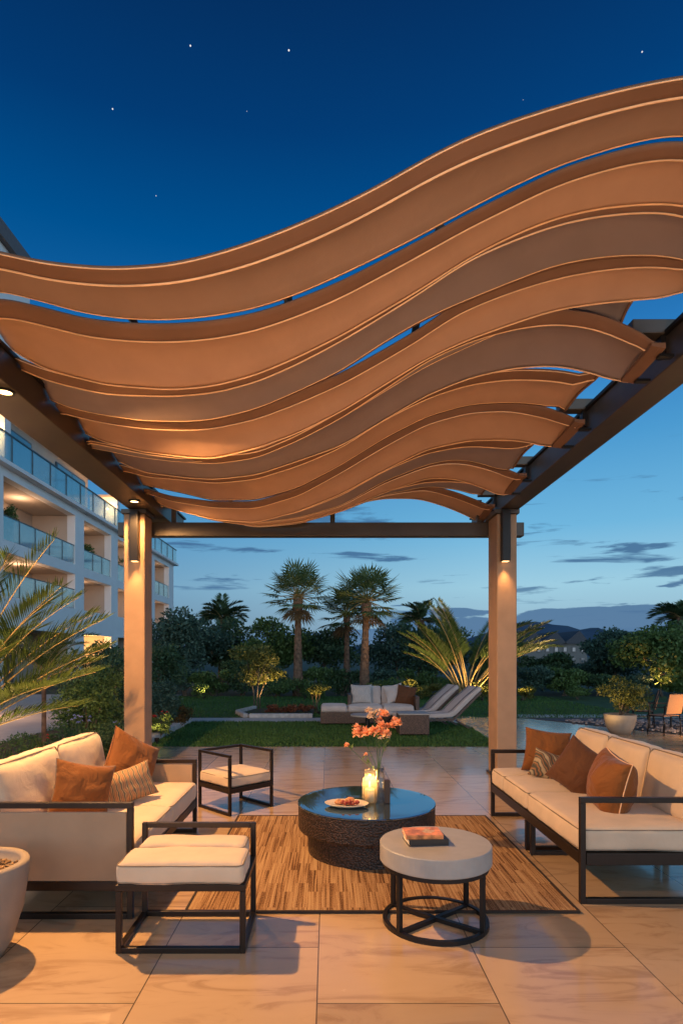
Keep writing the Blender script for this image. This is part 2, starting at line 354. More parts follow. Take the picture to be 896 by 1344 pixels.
# soft goods -------------------------------------------------------
def cushion_mb(w, d, h, r=.035, puff=.02, n=26, seed=0, wr=.0055):
    mb = MB(); idx = {}; vs = []; fs = []
    def key(p): return tuple(round(c, 5) for c in p)
    def vert(p):
        k = key(p)
        if k not in idx: idx[k] = len(vs); vs.append(Vector(p))
        return idx[k]
    for ax in range(3):
        for sg in (-1, 1):
            for i in range(n):
                for j in range(n):
                    q = []
                    for a, b_ in ((i, j), (i+1, j), (i+1, j+1), (i, j+1)):
                        # concentrate samples at the edges
                        u = math.sin((a/n-.5)*PI); v = math.sin((b_/n-.5)*PI)
                        p = [0, 0, 0]; p[ax] = sg; p[(ax+1) % 3] = u; p[(ax+2) % 3] = v
                        q.append(vert(p))
                    fs.append(q if sg > 0 else q[::-1])
    H = Vector((w/2, d/2, h/2)); out = []
    for p in vs:
        P0 = Vector((p.x*H.x, p.y*H.y, p.z*H.z))
        inner = Vector([max(-(H[k]-r), min(H[k]-r, P0[k])) for k in range(3)])
        dd = P0-inner
        if dd.length > 1e-6: P1 = inner+dd.normalized()*r
        else: P1 = P0
        bz = (1-p.x**4)*(1-p.y**4); P1.z += puff*bz*(1 if p.z > 0 else -.3)*abs(p.z)
        P1.x += puff*.4*(1-p.z**2)*(1-p.y**4)*p.x; P1.y += puff*.4*(1-p.z**2)*(1-p.x**4)*p.y
        nz = mnoise.noise(Vector((P1.x*7+seed*3.1, P1.y*7, P1.z*7)))*wr*2+mnoise.noise(Vector((P1.x*22+seed, P1.y*22, P1.z*22)))*wr*.7
        P1 += (P1.normalized())*nz
        out.append(P1)
    return mb.add(out, fs)
def piping_mb(w, d, z, r=.0045, cr=.03):
    mb = MB(); pts = []
    for cx, cy, a0 in ((w/2-cr, d/2-cr, 0), (-w/2+cr, d/2-cr, 90), (-w/2+cr, -d/2+cr, 180), (w/2-cr, -d/2+cr, 270)):
        for k in range(5): a = R(a0+k*22.5); pts.append((cx+cr*math.cos(a), cy+cr*math.sin(a), z))
    pts.append(pts[0]); return mb.tube(pts, r, 6)
def cushion(parent, c, dims, m='cream', name='seat_cushion', r=.035, puff=.02, seed=0, rot=None, pipe='cream_pipe', zoff=.012):
    o = mk(name, cushion_mb(*dims, r=r, puff=puff, seed=seed), m, parent, smooth=True); o.location = c
    if rot: o.rotation_euler = rot
    if pipe:
        w, d, h = dims
        mb = MB(); 
        pm = piping_mb(w-.006, d-.006, h/2-zoff, .0038); mb.add(pm.v, pm.f)
        pm = piping_mb(w-.006, d-.006, -h/2+zoff, .0038); mb.add(pm.v, pm.f)
        mk('piping', mb, pipe, o, smooth=True)
    return o
def pillow(name, label, loc, rot, w=.45, h=.45, t=.09, m='rust', seed=0, group=None, pipe=None):
    n = 26; mb = MB(); vs = []; fs = []
    for sg in (1, -1):
        o = len(vs)
        for i in range(n+1):
            for j in range(n+1):
                u = math.sin((i/n-.5)*PI); v = math.sin((j/n-.5)*PI)
                th = ((1-u*u)*(1-v*v))**.42
                x = u*w/2*(1-.10*(1-v*v)*abs(u)); z = v*h/2*(1-.10*(1-u*u)*abs(v))
                wr = mnoise.noise(Vector((x*9+seed*5, z*9, sg*2)))*.022*th+mnoise.noise(Vector((x*26+seed*5, z*14, sg*2)))*.008*th
                rad = math.atan2(v, u); wr += .004*math.sin(rad*14+seed)*(u*u+v*v)*th
                vs.append((x, sg*(t*th+wr), z-.02*(1-v)*0))
        for i in range(n):
            for j in range(n):
                q = (o+i*(n+1)+j, o+(i+1)*(n+1)+j, o+(i+1)*(n+1)+j+1, o+i*(n+1)+j+1)
                fs.append(q if sg < 0 else q[::-1])
    mb.add(vs, fs)
    o = mk(name, mb, m, smooth=True); o.location = loc; o.rotation_euler = rot
    tag(o, label, 'pillow', group)
    if pipe:
        pts = []
        for k in range(4*n+1):
            s = k % (4*n); e = s//n; f = math.sin(((s % n)/n-.5)*PI)
            u, v = ((f, -1), (1, f), (-f, 1), (-1, -f))[e]
            pts.append((u*w/2*(1-.10*(1-v*v)*abs(u)), 0, v*h/2*(1-.10*(1-u*u)*abs(v))))
        mk('piping', MB().tube(pts, .004, 6, False), pipe, o, smooth=True)
    return o

# foliage ------------------------------------------------------------
def leaves(clumps, n, size, seed=0, asp=.45, up=.3):
    rg = np.random.default_rng(seed)
    w = np.array([c[1][0]*c[1][1]*c[1][2] for c in clumps])**.75; w = w/w.sum()
    ci = rg.choice(len(clumps), n, p=w)
    C = np.array([tuple(c[0]) for c in clumps])[ci]; Rd = np.array([tuple(c[1]) for c in clumps])[ci]
    d = rg.normal(size=(n, 3)); d /= np.linalg.norm(d, axis=1)[:, None]
    rad = rg.random(n)**.33; rad = np.where(rg.random(n) < .08, rad*1.25, rad)
    P = C+d*Rd*rad[:, None]
    a = rg.normal(size=(n, 3)); a[:, 2] += up; a += d*.8; a /= np.linalg.norm(a, axis=1)[:, None]
    b = np.cross(a, rg.normal(size=(n, 3))); b /= np.linalg.norm(b, axis=1)[:, None]
    sz = size*(.6+.8*rg.random(n))[:, None]
    V = np.stack([P-a*sz*.5, P+b*sz*asp*.5, P+a*sz*.5, P-b*sz*asp*.5], 1).reshape(-1, 3)
    V[:, 2] = np.maximum(V[:, 2], .01)
    mb = MB(); mb.v = [tuple(x) for x in V.tolist()]; mb.f = [(4*i, 4*i+1, 4*i+2, 4*i+3) for i in range(n)]
    return mb
def clumps_in(c, r, k, seed, fr=.38):
    rd = random.Random(seed); out = []
    for i in range(k):
        while True:
            p = Vector((rd.uniform(-1, 1), rd.uniform(-1, 1), rd.uniform(-1, 1)))
            if .25 < p.length < 1: break
        p = p.normalized()*rd.uniform(.35, .85)
        s = fr*rd.uniform(.6, 1.25)
        out.append((Vector((c[0]+p.x*r[0], c[1]+p.y*r[1], c[2]+p.z*r[2])), (r[0]*s, r[1]*s, r[2]*s*.8)))
    return out
def tree(name, label, x, y, h, w, m='lf_dark', n=2600, size=.14, seed=0, base=.0, trunk=.25, cat='tree', group=None, k=16, asp=.5, stems=1, cr=None, bark='bark', lean=0):
    """trunk + limbs + crown; crown spans from trunk*h to h"""
    t = thing(name, label, cat, (x, y, base), 0, group); rd = random.Random(seed+99)
    z0 = h*trunk; cc = (lean, 0, (z0+h)/2); rr = (w/2, w/2*.8, (h-z0)/2)
    cl = clumps_in(cc, rr, k, seed)
    mb = MB()
    tr = max(.02, h*.02)
    for s in range(stems):
        a = 2*PI*s/stems+rd.random(); o = Vector((math.cos(a), math.sin(a), 0))*(.12*w if stems > 1 else 0)*.4
        top = Vector((lean*.6, 0, z0+(h-z0)*.35))+o*4
        mb.tube([o, o+Vector((0, 0, z0*.5))+Vector((rd.uniform(-1, 1), 0, 0))*tr, top], [tr/(stems**.5), tr*.8/(stems**.5), tr*.5/(stems**.5)], 8)
        for c, r_ in rd.sample(cl, min(len(cl), 5)):
            st = o.lerp(top, rd.uniform(.55, .95)); mid = st.lerp(c, .5)+Vector((0, 0, .05*h))
            mb.tube([st, mid, c], [tr*.35, tr*.22, tr*.08], 5)
    mk('trunk', mb, bark, t, smooth=True)
    mk('crown', leaves(cl, n, size, seed, asp), m, t)
    return t
def bush(name, label, x, y, h, w, m='lf_dark', n=1500, size=.09, seed=0, cat='bush', group=None, k=12, base=0, dp=.9):
    cl = clumps_in((0, 0, h*.52), (w/2, w/2*dp, h*.5), k, seed, .42)
    t = thing(name, label, cat, (x, y, base), 0, group)
    mk('foliage', leaves(cl, n, size, seed), m, t)
    mb = MB(); rd = random.Random(seed)
    for c, r_ in cl[:6]:
        mb.tube([(rd.uniform(-.05, .05)*w, 0, 0), (c.x*.4, c.y*.4, c.z*.5), c], [h*.018, h*.012, h*.006], 5)
    mk('stem', mb, 'bark', t)
    return t
def blade(mb, p, q, w, side):
    p = Vector(p); q = Vector(q); m = p.lerp(q, .4); mb.add([p, m+side*w, q, m-side*w], [(0, 1, 2, 3)])
def frond(mbl, mbr, o, dirv, length, rise, droop, nl=34, leaf=.35, seed=0, rr=.012, wl=.012, start=.12, vee=.5):
    rd = random.Random(seed); d = Vector(dirv).normalized(); o = Vector(o)
    hd = Vector((d.x, d.y, 0)); hd = hd.normalized() if hd.length > 1e-4 else Vector((1, 0, 0))
    pts = []; p = o.copy(); el = rise; NS = 26
    for i in range(NS+1):
        pts.append(p.copy()); t = i/NS
        el = rise-droop*t**1.3
        p = p+(hd*math.cos(el)+Vector((0, 0, 1))*math.sin(el))*length/NS
    mbr.tube(pts, [rr*(1-.85*i/NS) for i in range(NS+1)], 5)
    sd = hd.cross(Vector((0, 0, 1)))
    for i in range(nl):
        t = start+(1-start)*(i+.5)/nl; k = t*NS; j = min(int(k), NS-1); c = pts[j].lerp(pts[j+1], k-j)
        T = (pts[j+1]-pts[j]).normalized(); U = sd.cross(T).normalized()
        ll = leaf*(math.sin(PI*min(1, (.12+.80*t)))**.55)*rd.uniform(.85, 1.1)
        for s in (-1, 1):
            v = (sd*s+T*(.45+.7*t)+U*vee*rd.uniform(.5, 1.1)).normalized()
            e = c+v*ll; e.z -= ll*ll*.22
            m_ = c+v*ll*.5
            wv = T.cross(v).normalized().cross(v).normalized()*wl
            mbl.add([c, m_+wv, e, m_-wv], [(0, 1, 2, 3)])
def fan_leaf(mbl, mbr, o, dirv, pet, rad, seed=0, nb=22, w=.02):
    rd = random.Random(seed); d = Vector(dirv).normalized(); o = Vector(o)
    c = o+d*pet; c.z -= .06*pet
    mbr.tube([o, o.lerp(c, .5)+Vector((0, 0, .03)), c], [.02, .014, .01], 4)
    sd = d.cross(Vector((0, 0, 1))).normalized(); up = sd.cross(d).normalized()
    for i in range(nb):
        a = (i/(nb-1)-.5)*R(210)
        v = (d*math.cos(a)+sd*math.sin(a)+up*.18*math.cos(a)).normalized(); ll = rad*(.75+.25*math.cos(a))*rd.uniform(.85, 1.1)
        m_ = c+v*ll*.55; e = c+v*ll; e.z -= ll*.15*rd.uniform(.3, 1.5)
        wv = v.cross(up).normalized()*w
        mbl.add([c, m_+wv, e, m_-wv], [(0, 1, 2, 3)])
def fan_palm(label, x, y, h, seed=0, R_=1.15, tr=.16, nf=38, dead=True, lean=0, group='fan palms above the hedge', base=0):
    t = thing('fan_palm', label, 'palm tree', (x, y, base), 0, group); rd = random.Random(seed)
    mb = MB(); nz = 26; top = Vector((lean, 0, h-R_*.85))
    pts = [Vector((lean*(i/nz)**2, 0, top.z*i/nz)) for i in range(nz+1)]
    rs = [tr*(1.25-.55*min(1, i/nz*1.5)+(.10 if i % 2 else 0)+(.35 if i > nz-4 else 0)) for i in range(nz+1)]
    mb.tube(pts, rs, 12); mk('trunk', mb, 'palm_bark', t)
    l, r = MB(), MB()
    for i in range(nf):
        a = i*2.39996+rd.uniform(-.25, .25); el = R(82-112*(i/nf)**.75+rd.uniform(-6, 6))
        fan_leaf(l, r, top+Vector((0, 0, .05)), (math.cos(a)*math.cos(el), math.sin(a)*math.cos(el), math.sin(el)), R_*rd.uniform(.42, .62), R_*rd.uniform(.42, .55), seed*50+i, nb=17, w=.03)
    mk('crown', l, 'lf_palmf', t); mk('leaf_stalks', r, 'cane', t)
    if dead:
        l2 = MB()
        for i in range(9):
            a = rd.uniform(0, 2*PI); fan_leaf(l2, l2, top+Vector((0, 0, -.1)), (math.cos(a)*.6, math.sin(a)*.6, -.8), R_*.3, R_*.42, seed*77+i, 14, .022)
        mk('dry_leaves', l2, 'lf_dead', t)
    return t
def feather_palm(name, label, o, n, length, m, seed, rise=(30, 80), az=None, leaf=.4, droop=1.2, nl=34, trunk=0, rr=.014, wl=.012, cat='palm', stemtop=0, spread=.0, base=0, group=None):
    t = thing(name, label, cat, (o[0], o[1], base), 0, group); rd = random.Random(seed); l, r = MB(), MB()
    for i in range(n):
        a = az[i % len(az)]+rd.uniform(-.12, .12) if az else rd.uniform(0, 2*PI)
        el = R(rd.uniform(*rise))
        st = Vector((math.cos(a)*spread, math.sin(a)*spread, o[2]-base))
        frond(l, r, st, (math.cos(a), math.sin(a), 0), length*rd.uniform(.75, 1.1), el, droop*rd.uniform(.7, 1.25), nl, leaf, seed*31+i, rr, wl)
    mk('fronds', l, m, t); mk('leaf_stalks', r, 'cane', t)
    if trunk:
        mk('trunk', MB().tube([(0, 0, 0), (0, 0, (o[2]-base)*.5), (0, 0, o[2]-base+.05)], [trunk*1.2, trunk, trunk*1.1], 10), 'palm_bark', t)
    return t
def tuft(name, label, x, y, h, n, m, seed, cat='plant', base=0, w=.008, spread=.8):
    t = thing(name, label, cat, (x, y, base)); mb = MB(); rd = random.Random(seed)
    for i in range(n):
        a = rd.uniform(0, 2*PI); s = rd.uniform(.1, spread); hh = h*rd.uniform(.6, 1)
        p = Vector((math.cos(a)*.05*h, math.sin(a)*.05*h, 0)); q = p+Vector((math.cos(a)*s*hh*.5, math.sin(a)*s*hh*.5, hh*.75)); e = p+Vector((math.cos(a)*s*hh*1.15, math.sin(a)*s*hh*1.15, hh*(1-.35*s)))
        sd = Vector((-math.sin(a), math.cos(a), 0))*w
        mb.add([p+sd, q+sd, e, q-sd, p-sd], [(0, 1, 3, 4), (1, 2, 3)])
    mk('blades', mb, m, t); return t
def flower_head(mb, c, r, seed, n=26):
    rd = random.Random(seed); c = Vector(c)
    for i in range(n):
        k = i/n; a = i*2.4+rd.uniform(-.4, .4); tilt = .15+1.9*k; rr = r*(.45+.45*k)*rd.uniform(.8, 1.15)
        d = Vector((math.cos(a)*math.sin(tilt), math.sin(a)*math.sin(tilt), math.cos(tilt)))
        s = Vector((-math.sin(a), math.cos(a), 0)); b_ = c+d*rr*.15; e = c+d*rr
        w = r*.30
        mb.add([b_, b_.lerp(e, .6)+s*w, e+s*w*.45+Vector((0, 0, r*.35*rd.uniform(-1, 1))), e-s*w*.45, b_.lerp(e, .6)-s*w], [(0, 1, 2, 3, 4)])

# ------------------------------------------------------------------ camera, world
cam = bpy.data.cameras.new('Camera'); co = bpy.data.objects.new('Camera', cam); COL.objects.link(co); scene.camera = co
co.location = (0, 0, EYE); co.rotation_euler = (R(90), 0, 0)
cam.sensor_fit = 'VERTICAL'; cam.sensor_height = 36; cam.lens = 36*F/1344
cam.shift_y = (HY-672)/1344; cam.shift_x = (448-CX)/1344; cam.clip_end = 3000; cam.clip_start = .05
wd = bpy.data.worlds.new('World'); scene.world = wd; wd.use_nodes = True; nt = wd.node_tree; nt.nodes.clear()
out = N(nt, 'ShaderNodeOutputWorld'); bg = N(nt, 'ShaderNodeBackground'); L(nt, bg.outputs[0], out.inputs[0])
tc = N(nt, 'ShaderNodeTexCoord'); sp = N(nt, 'ShaderNodeSeparateXYZ'); L(nt, tc.outputs['Generated'], sp.inputs[0])
def ramp(stops, src, interp='LINEAR'):
    r = N(nt, 'ShaderNodeValToRGB'); r.color_ramp.interpolation = interp; e = r.color_ramp.elements
    for i, (p, c) in enumerate(stops):
        x = e[i] if i < 2 else e.new(p); x.position = p; x.color = c
    L(nt, src, r.inputs[0]); return r
def mth(op, a, b=None, c=None, clamp=False):
    n = N(nt, 'ShaderNodeMath', operation=op); n.use_clamp = clamp
    for i, v in enumerate((a, b, c)):
        if v is None: continue
        if isinstance(v, (int, float)): n.inputs[i].default_value = v
        else: L(nt, v, n.inputs[i])
    return n.outputs[0]
def mixc(f, a, b):
    n = N(nt, 'ShaderNodeMix', data_type='RGBA')
    for i, v in ((0, f), (6, a), (7, b)):
        if isinstance(v, tuple): n.inputs[i].default_value = v
        elif isinstance(v, (int, float)): n.inputs[i].default_value = v
        else: L(nt, v, n.inputs[i])
    return n.outputs[2]
Z = sp.outputs[2]; X = sp.outputs[0]
right = ramp([(0.0, srgb(120, 150, 178)), (1.0, srgb(0, 24, 62)), (.05, srgb(150, 185, 205)), (.11, srgb(158, 205, 225)), (.2, srgb(112, 182, 222)), (.32, srgb(76, 154, 208)), (.42, srgb(46, 126, 194)), (.56, srgb(0, 84, 148)), (.66, srgb(3, 62, 120)), (.75, srgb(5, 48, 98))], Z)
left = ramp([(0.0, srgb(85, 110, 140)), (1.0, srgb(0, 22, 58)), (.05, srgb(95, 128, 158)), (.11, srgb(98, 144, 180)), (.2, srgb(76, 138, 186)), (.32, srgb(46, 120, 182)), (.42, srgb(20, 102, 168)), (.56, srgb(0, 80, 143)), (.66, srgb(2, 57, 113)), (.75, srgb(4, 44, 91))], Z)
az = N(nt, 'ShaderNodeMapRange'); az.inputs['From Min'].default_value = -.5; az.inputs['From Max'].default_value = .28; az.clamp = True; L(nt, X, az.inputs['Value'])
sky = mixc(az.outputs[0], left.outputs[0], right.outputs[0])
# clouds: streaks and a low bank
mp = N(nt, 'ShaderNodeMapping'); mp.inputs['Scale'].default_value = (5, 5, 42); mp.inputs['Location'].default_value = (1.3, .4, 2.0); L(nt, tc.outputs['Generated'], mp.inputs['Vector'])
cn = N(nt, 'ShaderNodeTexNoise'); cn.inputs['Scale'].default_value = 1.0; cn.inputs['Detail'].default_value = 7; cn.inputs['Roughness'].default_value = .55; cn.inputs['Distortion'].default_value = .3; L(nt, mp.outputs[0], cn.inputs['Vector'])
rs = ramp([(.0, (0, 0, 0, 1)), (1.0, (0, 0, 0, 1)), (.06, (.5, .5, .5, 1)), (.13, (.9, .9, .9, 1)), (.24, (.8, .8, .8, 1)), (.31, (0, 0, 0, 1))], Z)
st = mth('SUBTRACT', cn.outputs['Fac'], .565); st = mth('MULTIPLY', st, 16, clamp=True); st = mth('MULTIPLY', st, rs.outputs[0])
sky = mixc(st, sky, srgb(64, 104, 146))
mp2 = N(nt, 'ShaderNodeMapping'); mp2.inputs['Scale'].default_value = (5, 5, 34); mp2.inputs['Location'].default_value = (.2, 3.4, 0); L(nt, tc.outputs['Generated'], mp2.inputs['Vector'])
cn2 = N(nt, 'ShaderNodeTexNoise'); cn2.inputs['Scale'].default_value = 1.0; cn2.inputs['Detail'].default_value = 6; L(nt, mp2.outputs[0], cn2.inputs['Vector'])
top = mth('MULTIPLY_ADD', cn2.outputs['Fac'], .19, -.052); xr = mth('MULTIPLY', X, .10); top = mth('ADD', top, xr); top = mth('SUBTRACT', top, .002)
bank = mth('SUBTRACT', top, Z); bank = mth('MULTIPLY', bank, 260, clamp=True)
bankc = ramp([(.0, srgb(100, 130, 165)), (1.0, srgb(62, 102, 146)), (.04, srgb(76, 112, 152)), (.12, srgb(62, 102, 146))], Z)
sky = mixc(mth('MULTIPLY', bank, .85), sky, bankc.outputs[0])
def stars(sky, lst):
    for px, py, rad, br in lst:
        d = (W(px, py, 10)-Vector((0, 0, EYE))).normalized()
        vd = N(nt, 'ShaderNodeVectorMath', operation='DISTANCE'); L(nt, tc.outputs['Generated'], vd.inputs[0]); vd.inputs[1].default_value = d
        a = mth('LESS_THAN', vd.outputs['Value'], rad*.42)
        sky = mixc(mth('MULTIPLY', a, br), sky, (1, 1, 1, 1))
    return sky
sky = stars(sky, [(250, 60, .0020, 1), (379, 66, .0022, 1), (148, 143, .0019, .95), (842, 68, .0018, .9), (205, 257, .0014, .7), (324, 146, .0012, .4), (686, 131, .0012, .3)])
Yc = sp.outputs[1]
bf = N(nt, 'ShaderNodeMapRange'); bf.inputs['From Min'].default_value = .05; bf.inputs['From Max'].default_value = -.9; L(nt, Yc, bf.inputs['Value'])
fill_glow = ramp([(0.0, (1.5, 1.7, 1.95, 1)), (1.0, (.0, .05, .16, 1)), (.15, (1.35, 1.8, 2.2, 1)), (.45, (.5, .85, 1.2, 1)), (.75, (.06, .17, .36, 1))], Z)  # brighter sky added behind the camera as fill light
sky = mixc(bf.outputs[0], sky, fill_glow.outputs[0])
L(nt, sky, bg.inputs[0]); bg.inputs['Strength'].default_value = 1.0
vs = scene.view_settings; vs.view_transform = 'Standard'; vs.look = 'None'; vs.exposure = 0; vs.gamma = 1

# ------------------------------------------------------------------ the ground
struct('ground', MB().b(-900, 900, -60, 1500, -.3, -.03), 'ground')
EDGE = EYE*F/120
patio = [(-3.3, -6), (9, -6), (9, EDGE-2.2), (6.9, EDGE+.6), (4.55, 13.6), (2.9, 14.3), (2.75, EDGE), (-3.0, EDGE), (-3.3, 6)]
struct('patio', MB().poly(patio, -.25, 0), 'floor')
struct('flower_bed', MB().poly([(-5.4, -6), (-3.3, -6), (-3.3, 6), (-3.0, EDGE), (-3.05, 13.2), (-4.6, 17), (-5.4, 17)], -.2, -.012), 'soil')
struct('side_terrace', MB().b(-13.8, -5.41, -6, 22, -.2, .0), 'concrete')
lawn1 = [(-2.85, EDGE+.01), (2.74, EDGE+.01), (2.88, 12.0), (2.6, 12.95), (-2.9, 12.95), (-3.0, 12.7)]
struct('lawn', MB().poly(lawn1, -.2, -.004), 'grass')
struct('garden_path', MB().poly([(-3.3, 12.96), (2.9, 12.96), (2.9, 13.75), (-3.6, 13.75)], -.2, .002), 'concrete')
lawn2 = [(-4.6, 13.76), (16, 13.76), (16, 20.9), (-6.5, 20.9)]
struct('far_lawn', MB().poly(lawn2, -.2, -.004), 'grass')
struct('far_path', MB().poly([(4.5, 13.9), (16, 13.9), (16, 14.5), (4.2, 14.5)], -.1, .004), 'concrete')
struct('gravel_ground', MB().poly([(4.6, 13.65), (7.0, EDGE+.65), (9.1, EDGE-2.1), (16, EDGE-2), (16, 13.7)], -.1, .006), 'gravel')
struct('centre_bed', MB().poly([(-1.75, 13.8), (-.35, 13.8), (-.35, 15.9), (-1.9, 15.9), (-2.15, 14.6)], -.1, .03), 'soil')
# kerb stones of the left bed and the central bed
k = thing('kerb_edging', 'pale rough kerb stones edging the flower bed left of the lawn', 'kerb', (-2.93, EDGE, 0))
mb = MB(); 
for i in range(9):
    t = i/9; p = Vector((-.02-.05*t, .1+t*3.25, 0)); rd = random.random()
    mb.box((p.x-.02*rd, p.y+.17, .05), (.16, .34, .13+.02*rd), rz=(rd-.5)*.08)
mk('stones', mb, 'kerb', k, bevel=.02)
k = thing('kerb_edging', 'pale kerb running round the small bed in the middle of the lawn', 'kerb', (-1.9, 13.8, 0))
mb = MB(); mb.bar((0, -.02, .05), (-.32, .85, .05), .12, .1); mb.bar((-.32, .9, .05), (-.05, 2.1, .05), .12, .1); mb.bar((.08, -.02, .05), (1.55, -.02, .05), .12, .1)
mk('stones', mb, 'kerb', k, bevel=.015)
def grass(poly, n, seed, h=.035):
    rg = np.random.default_rng(seed); xs = [p[0] for p in poly]; ys = [p[1] for p in poly]; mb = MB(); cnt = 0
    def inside(x, y):
        c = False; j = len(poly)-1
        for i in range(len(poly)):
            if (poly[i][1] > y) != (poly[j][1] > y) and x < (poly[j][0]-poly[i][0])*(y-poly[i][1])/(poly[j][1]-poly[i][1])+poly[i][0]: c = not c
            j = i
        return c
    while cnt < n:
        x = rg.uniform(min(xs), max(xs)); y = rg.uniform(min(ys), max(ys))
        if not inside(x, y): continue
        a = rg.uniform(0, 2*PI); w = .012; hh = h*rg.uniform(.6, 1.3); dx, dy = math.cos(a), math.sin(a)
        mb.add([(x-dx*w, y-dy*w, -.003), (x+dx*w, y+dy*w, -.003), (x+dy*hh*.5, y-dx*hh*.5, hh)], [(0, 1, 2)]); cnt += 1
    return mb
stuff('grass', grass(lawn1, 26000, 1), 'blade', 'short mown grass of the near lawn behind the patio', 'grass')
stuff('grass', grass([(-4.4, 13.78), (7.5, 13.78), (7.5, 20.8), (-6.3, 20.8)], 26000, 2, .05), 'blade', 'short mown grass of the far lawn in front of the trees', 'grass')
# pebbles
mb = MB(); rd = random.Random(3)
for i in range(900):
    x = rd.uniform(5.2, 8.8); y = rd.uniform(9.4, 13.2)
    if y < 13.65-(x-4.6)*1.55: continue
    mb.lathe([(1e-6, 0), (.035, .012), (.028, .035), (1e-6, .045)], (x, y, .004), 6, rd.uniform(.6, 1.3), rd.uniform(.6, 1.3))
stuff('pebbles', mb, 'pebble', 'pale pebbles scattered over the dark gravel by the dining set', 'pebbles')

# ------------------------------------------------------------------ pergola
pg = thing('pergola', 'dark metal pergola with stucco columns and a wavy canopy of terracotta fabric strips', 'pergola', (0, 0, 0))
Hb = 1.72; zb = EYE+Hb
for x0, x1, nm in ((-2.34, -2.03, 'l'), (2.03, 2.25, 'r')):
    b_ = mk('beam', MB().b(x0, x1, -3.2, 8.4, zb, zb+.2), 'beam', pg, bevel=.006)
    mk('flashing', MB().b(x0-.02, x1+.02, -3.25, 8.45, zb+.202, zb+.225), 'black', b_)
mk('beam', MB().b(-2.62, 2.45, 7.42, 7.56, EYE+1.49, EYE+1.66), 'beam', pg, bevel=.006)
mk('beam', MB().b(-2.62, 2.45, -2.9, -2.76, EYE+1.49, EYE+1.66), 'beam', pg, bevel=.006)
for x0, x1, y0, y1 in ((-2.40, -2.155, 7.0, 7.3), (1.99, 2.225, 7.0, 7.38), (-2.40, -2.155, -3.1, -2.8), (1.99, 2.225, -3.1, -2.8)):
    c = mk('column', MB().b(x0, x1, y0, y1, .0, zb-.055), 'column', pg, bevel=.012, seg=3)
    mk('cap_plate', MB().b(x0-.025, x1+.025, y0-.025, y1+.025, zb-.053, zb-.002), 'beam', c, bevel=.004)
    mk('base_plate', MB().b(x0-.02, x1+.02, y0-.02, y1+.02, .002, .03), 'beam', c)
# posts on the far crossbeam
for x in (-1.93, .06, 1.9):
    mk('post', MB().b(x-.03, x+.03, 7.46, 7.52, EYE+1.662, EYE+1.95), 'beam', pg)
# column sconces
for px, nm in ((177.5, 'L'), (662.5, 'R')):
    x = (px-CX)*6.96/F
    s = mk('sconce', MB().b(x-.048, x+.048, 6.90, 6.998, EYE+1.10, EYE+1.69), 'black', pg, bevel=.006)
    mk('lens', MB().b(x-.034, x+.034, 6.915, 6.985, EYE+1.094, EYE+1.099), 'lens_dim', s)
    light('sconce_light', 'SPOT', (x, 6.955, EYE+1.085), 45, WARM, pg, .015, R(80), .8, (R(-15), 0, 0))
# beam downlights
def downlight(x, y, e):
    s = mk('downlight', MB().lathe([(.062, 0), (.062, -.012), (.045, -.012), (.045, 0)], (x, y, zb-.001), 24, closed=True), 'black', pg, smooth=False)
    mk('lens', MB().lathe([(.044, -.006), (.044, -.003)], (x, y, zb), 20), 'lens', s)
    light('downlight_lamp', 'SPOT', (x, y, zb-.03), e, WARM, pg, .035, R(165), .35, (0, R(-8) if x < 0 else R(8), 0))
downlight(-2.10, 3.87, 820); downlight(-2.15, 6.62, 130); downlight(-2.10, 1.05, 75); downlight(2.12, .9, 40); downlight(2.12, -1.8, 40); downlight(-2.1, -1.8, 50)  # right-beam and behind-camera lamps are unseen, added for fill
# fill spotlights added behind the camera to brighten the canopy from below
def fill_spot(label, x, y, e, tgt):
    t = thing('added_fill_spot', label, 'added fill lamp', (x, y, 0), 0, 'added fill spotlights behind the viewpoint')
    mk('housing', MB().lathe([(.05, 0), (.06, .01), (.06, .10), (.05, .10), (.045, .07)], n=20), 'black', t); mk('lens', MB().lathe([(1e-6, .08), (.045, .081)], n=16), 'lens_dim', t)
    d = Vector(tgt)-Vector((x, y, .14)); light('added_wash_lamp', 'SPOT', (0, 0, .14), e, (1, .70, .44), t, .08, R(70), .9, d.to_track_quat('-Z', 'Y').to_euler())
fill_spot('added fill spotlight washing the left of the canopy from behind the viewpoint', -1.3, -.9, 330, (-.6, 3.4, 3.1))
fill_spot('added fill spotlight washing the right of the canopy from behind the viewpoint', 1.3, -.9, 420, (.9, 3.6, 3.3))

# canopy strips: image-traced near/far edges put at their own distance
def edge(tr, DL, DR, xr, pre=None, post=None):
    b = (DR-DL)/4.0; a = (DL+DR)/2
    pts = []
    for px, py in tr:
        u = (px-CX)/F; D = a/(1-b*u); pts.append((u*D, (HY-py)*D/F))
    if pre: pts = [p for p in pre if p[0] < pts[0][0]-.05]+pts
    if post: pts = pts+[p for p in post if p[0] > pts[-1][0]+.05]
    xs = np.array([p[0] for p in pts]); hs = np.array([p[1] for p in pts])
    def f(x):
        # smooth: average of neighbouring linear samples
        w = np.linspace(-.14, .14, 9); k = 1-np.abs(w)/.16
        xx = np.clip(x+w*min(1, max(.05, min(x-xs[0], xs[-1]-x)/.14)), xs[0], xs[-1])
        return float((np.interp(xx, xs, hs)*k).sum()/k.sum())
    return lambda x: (x, a+b*x, EYE+f(x))
PRE = [(-2.02, 1.87)]
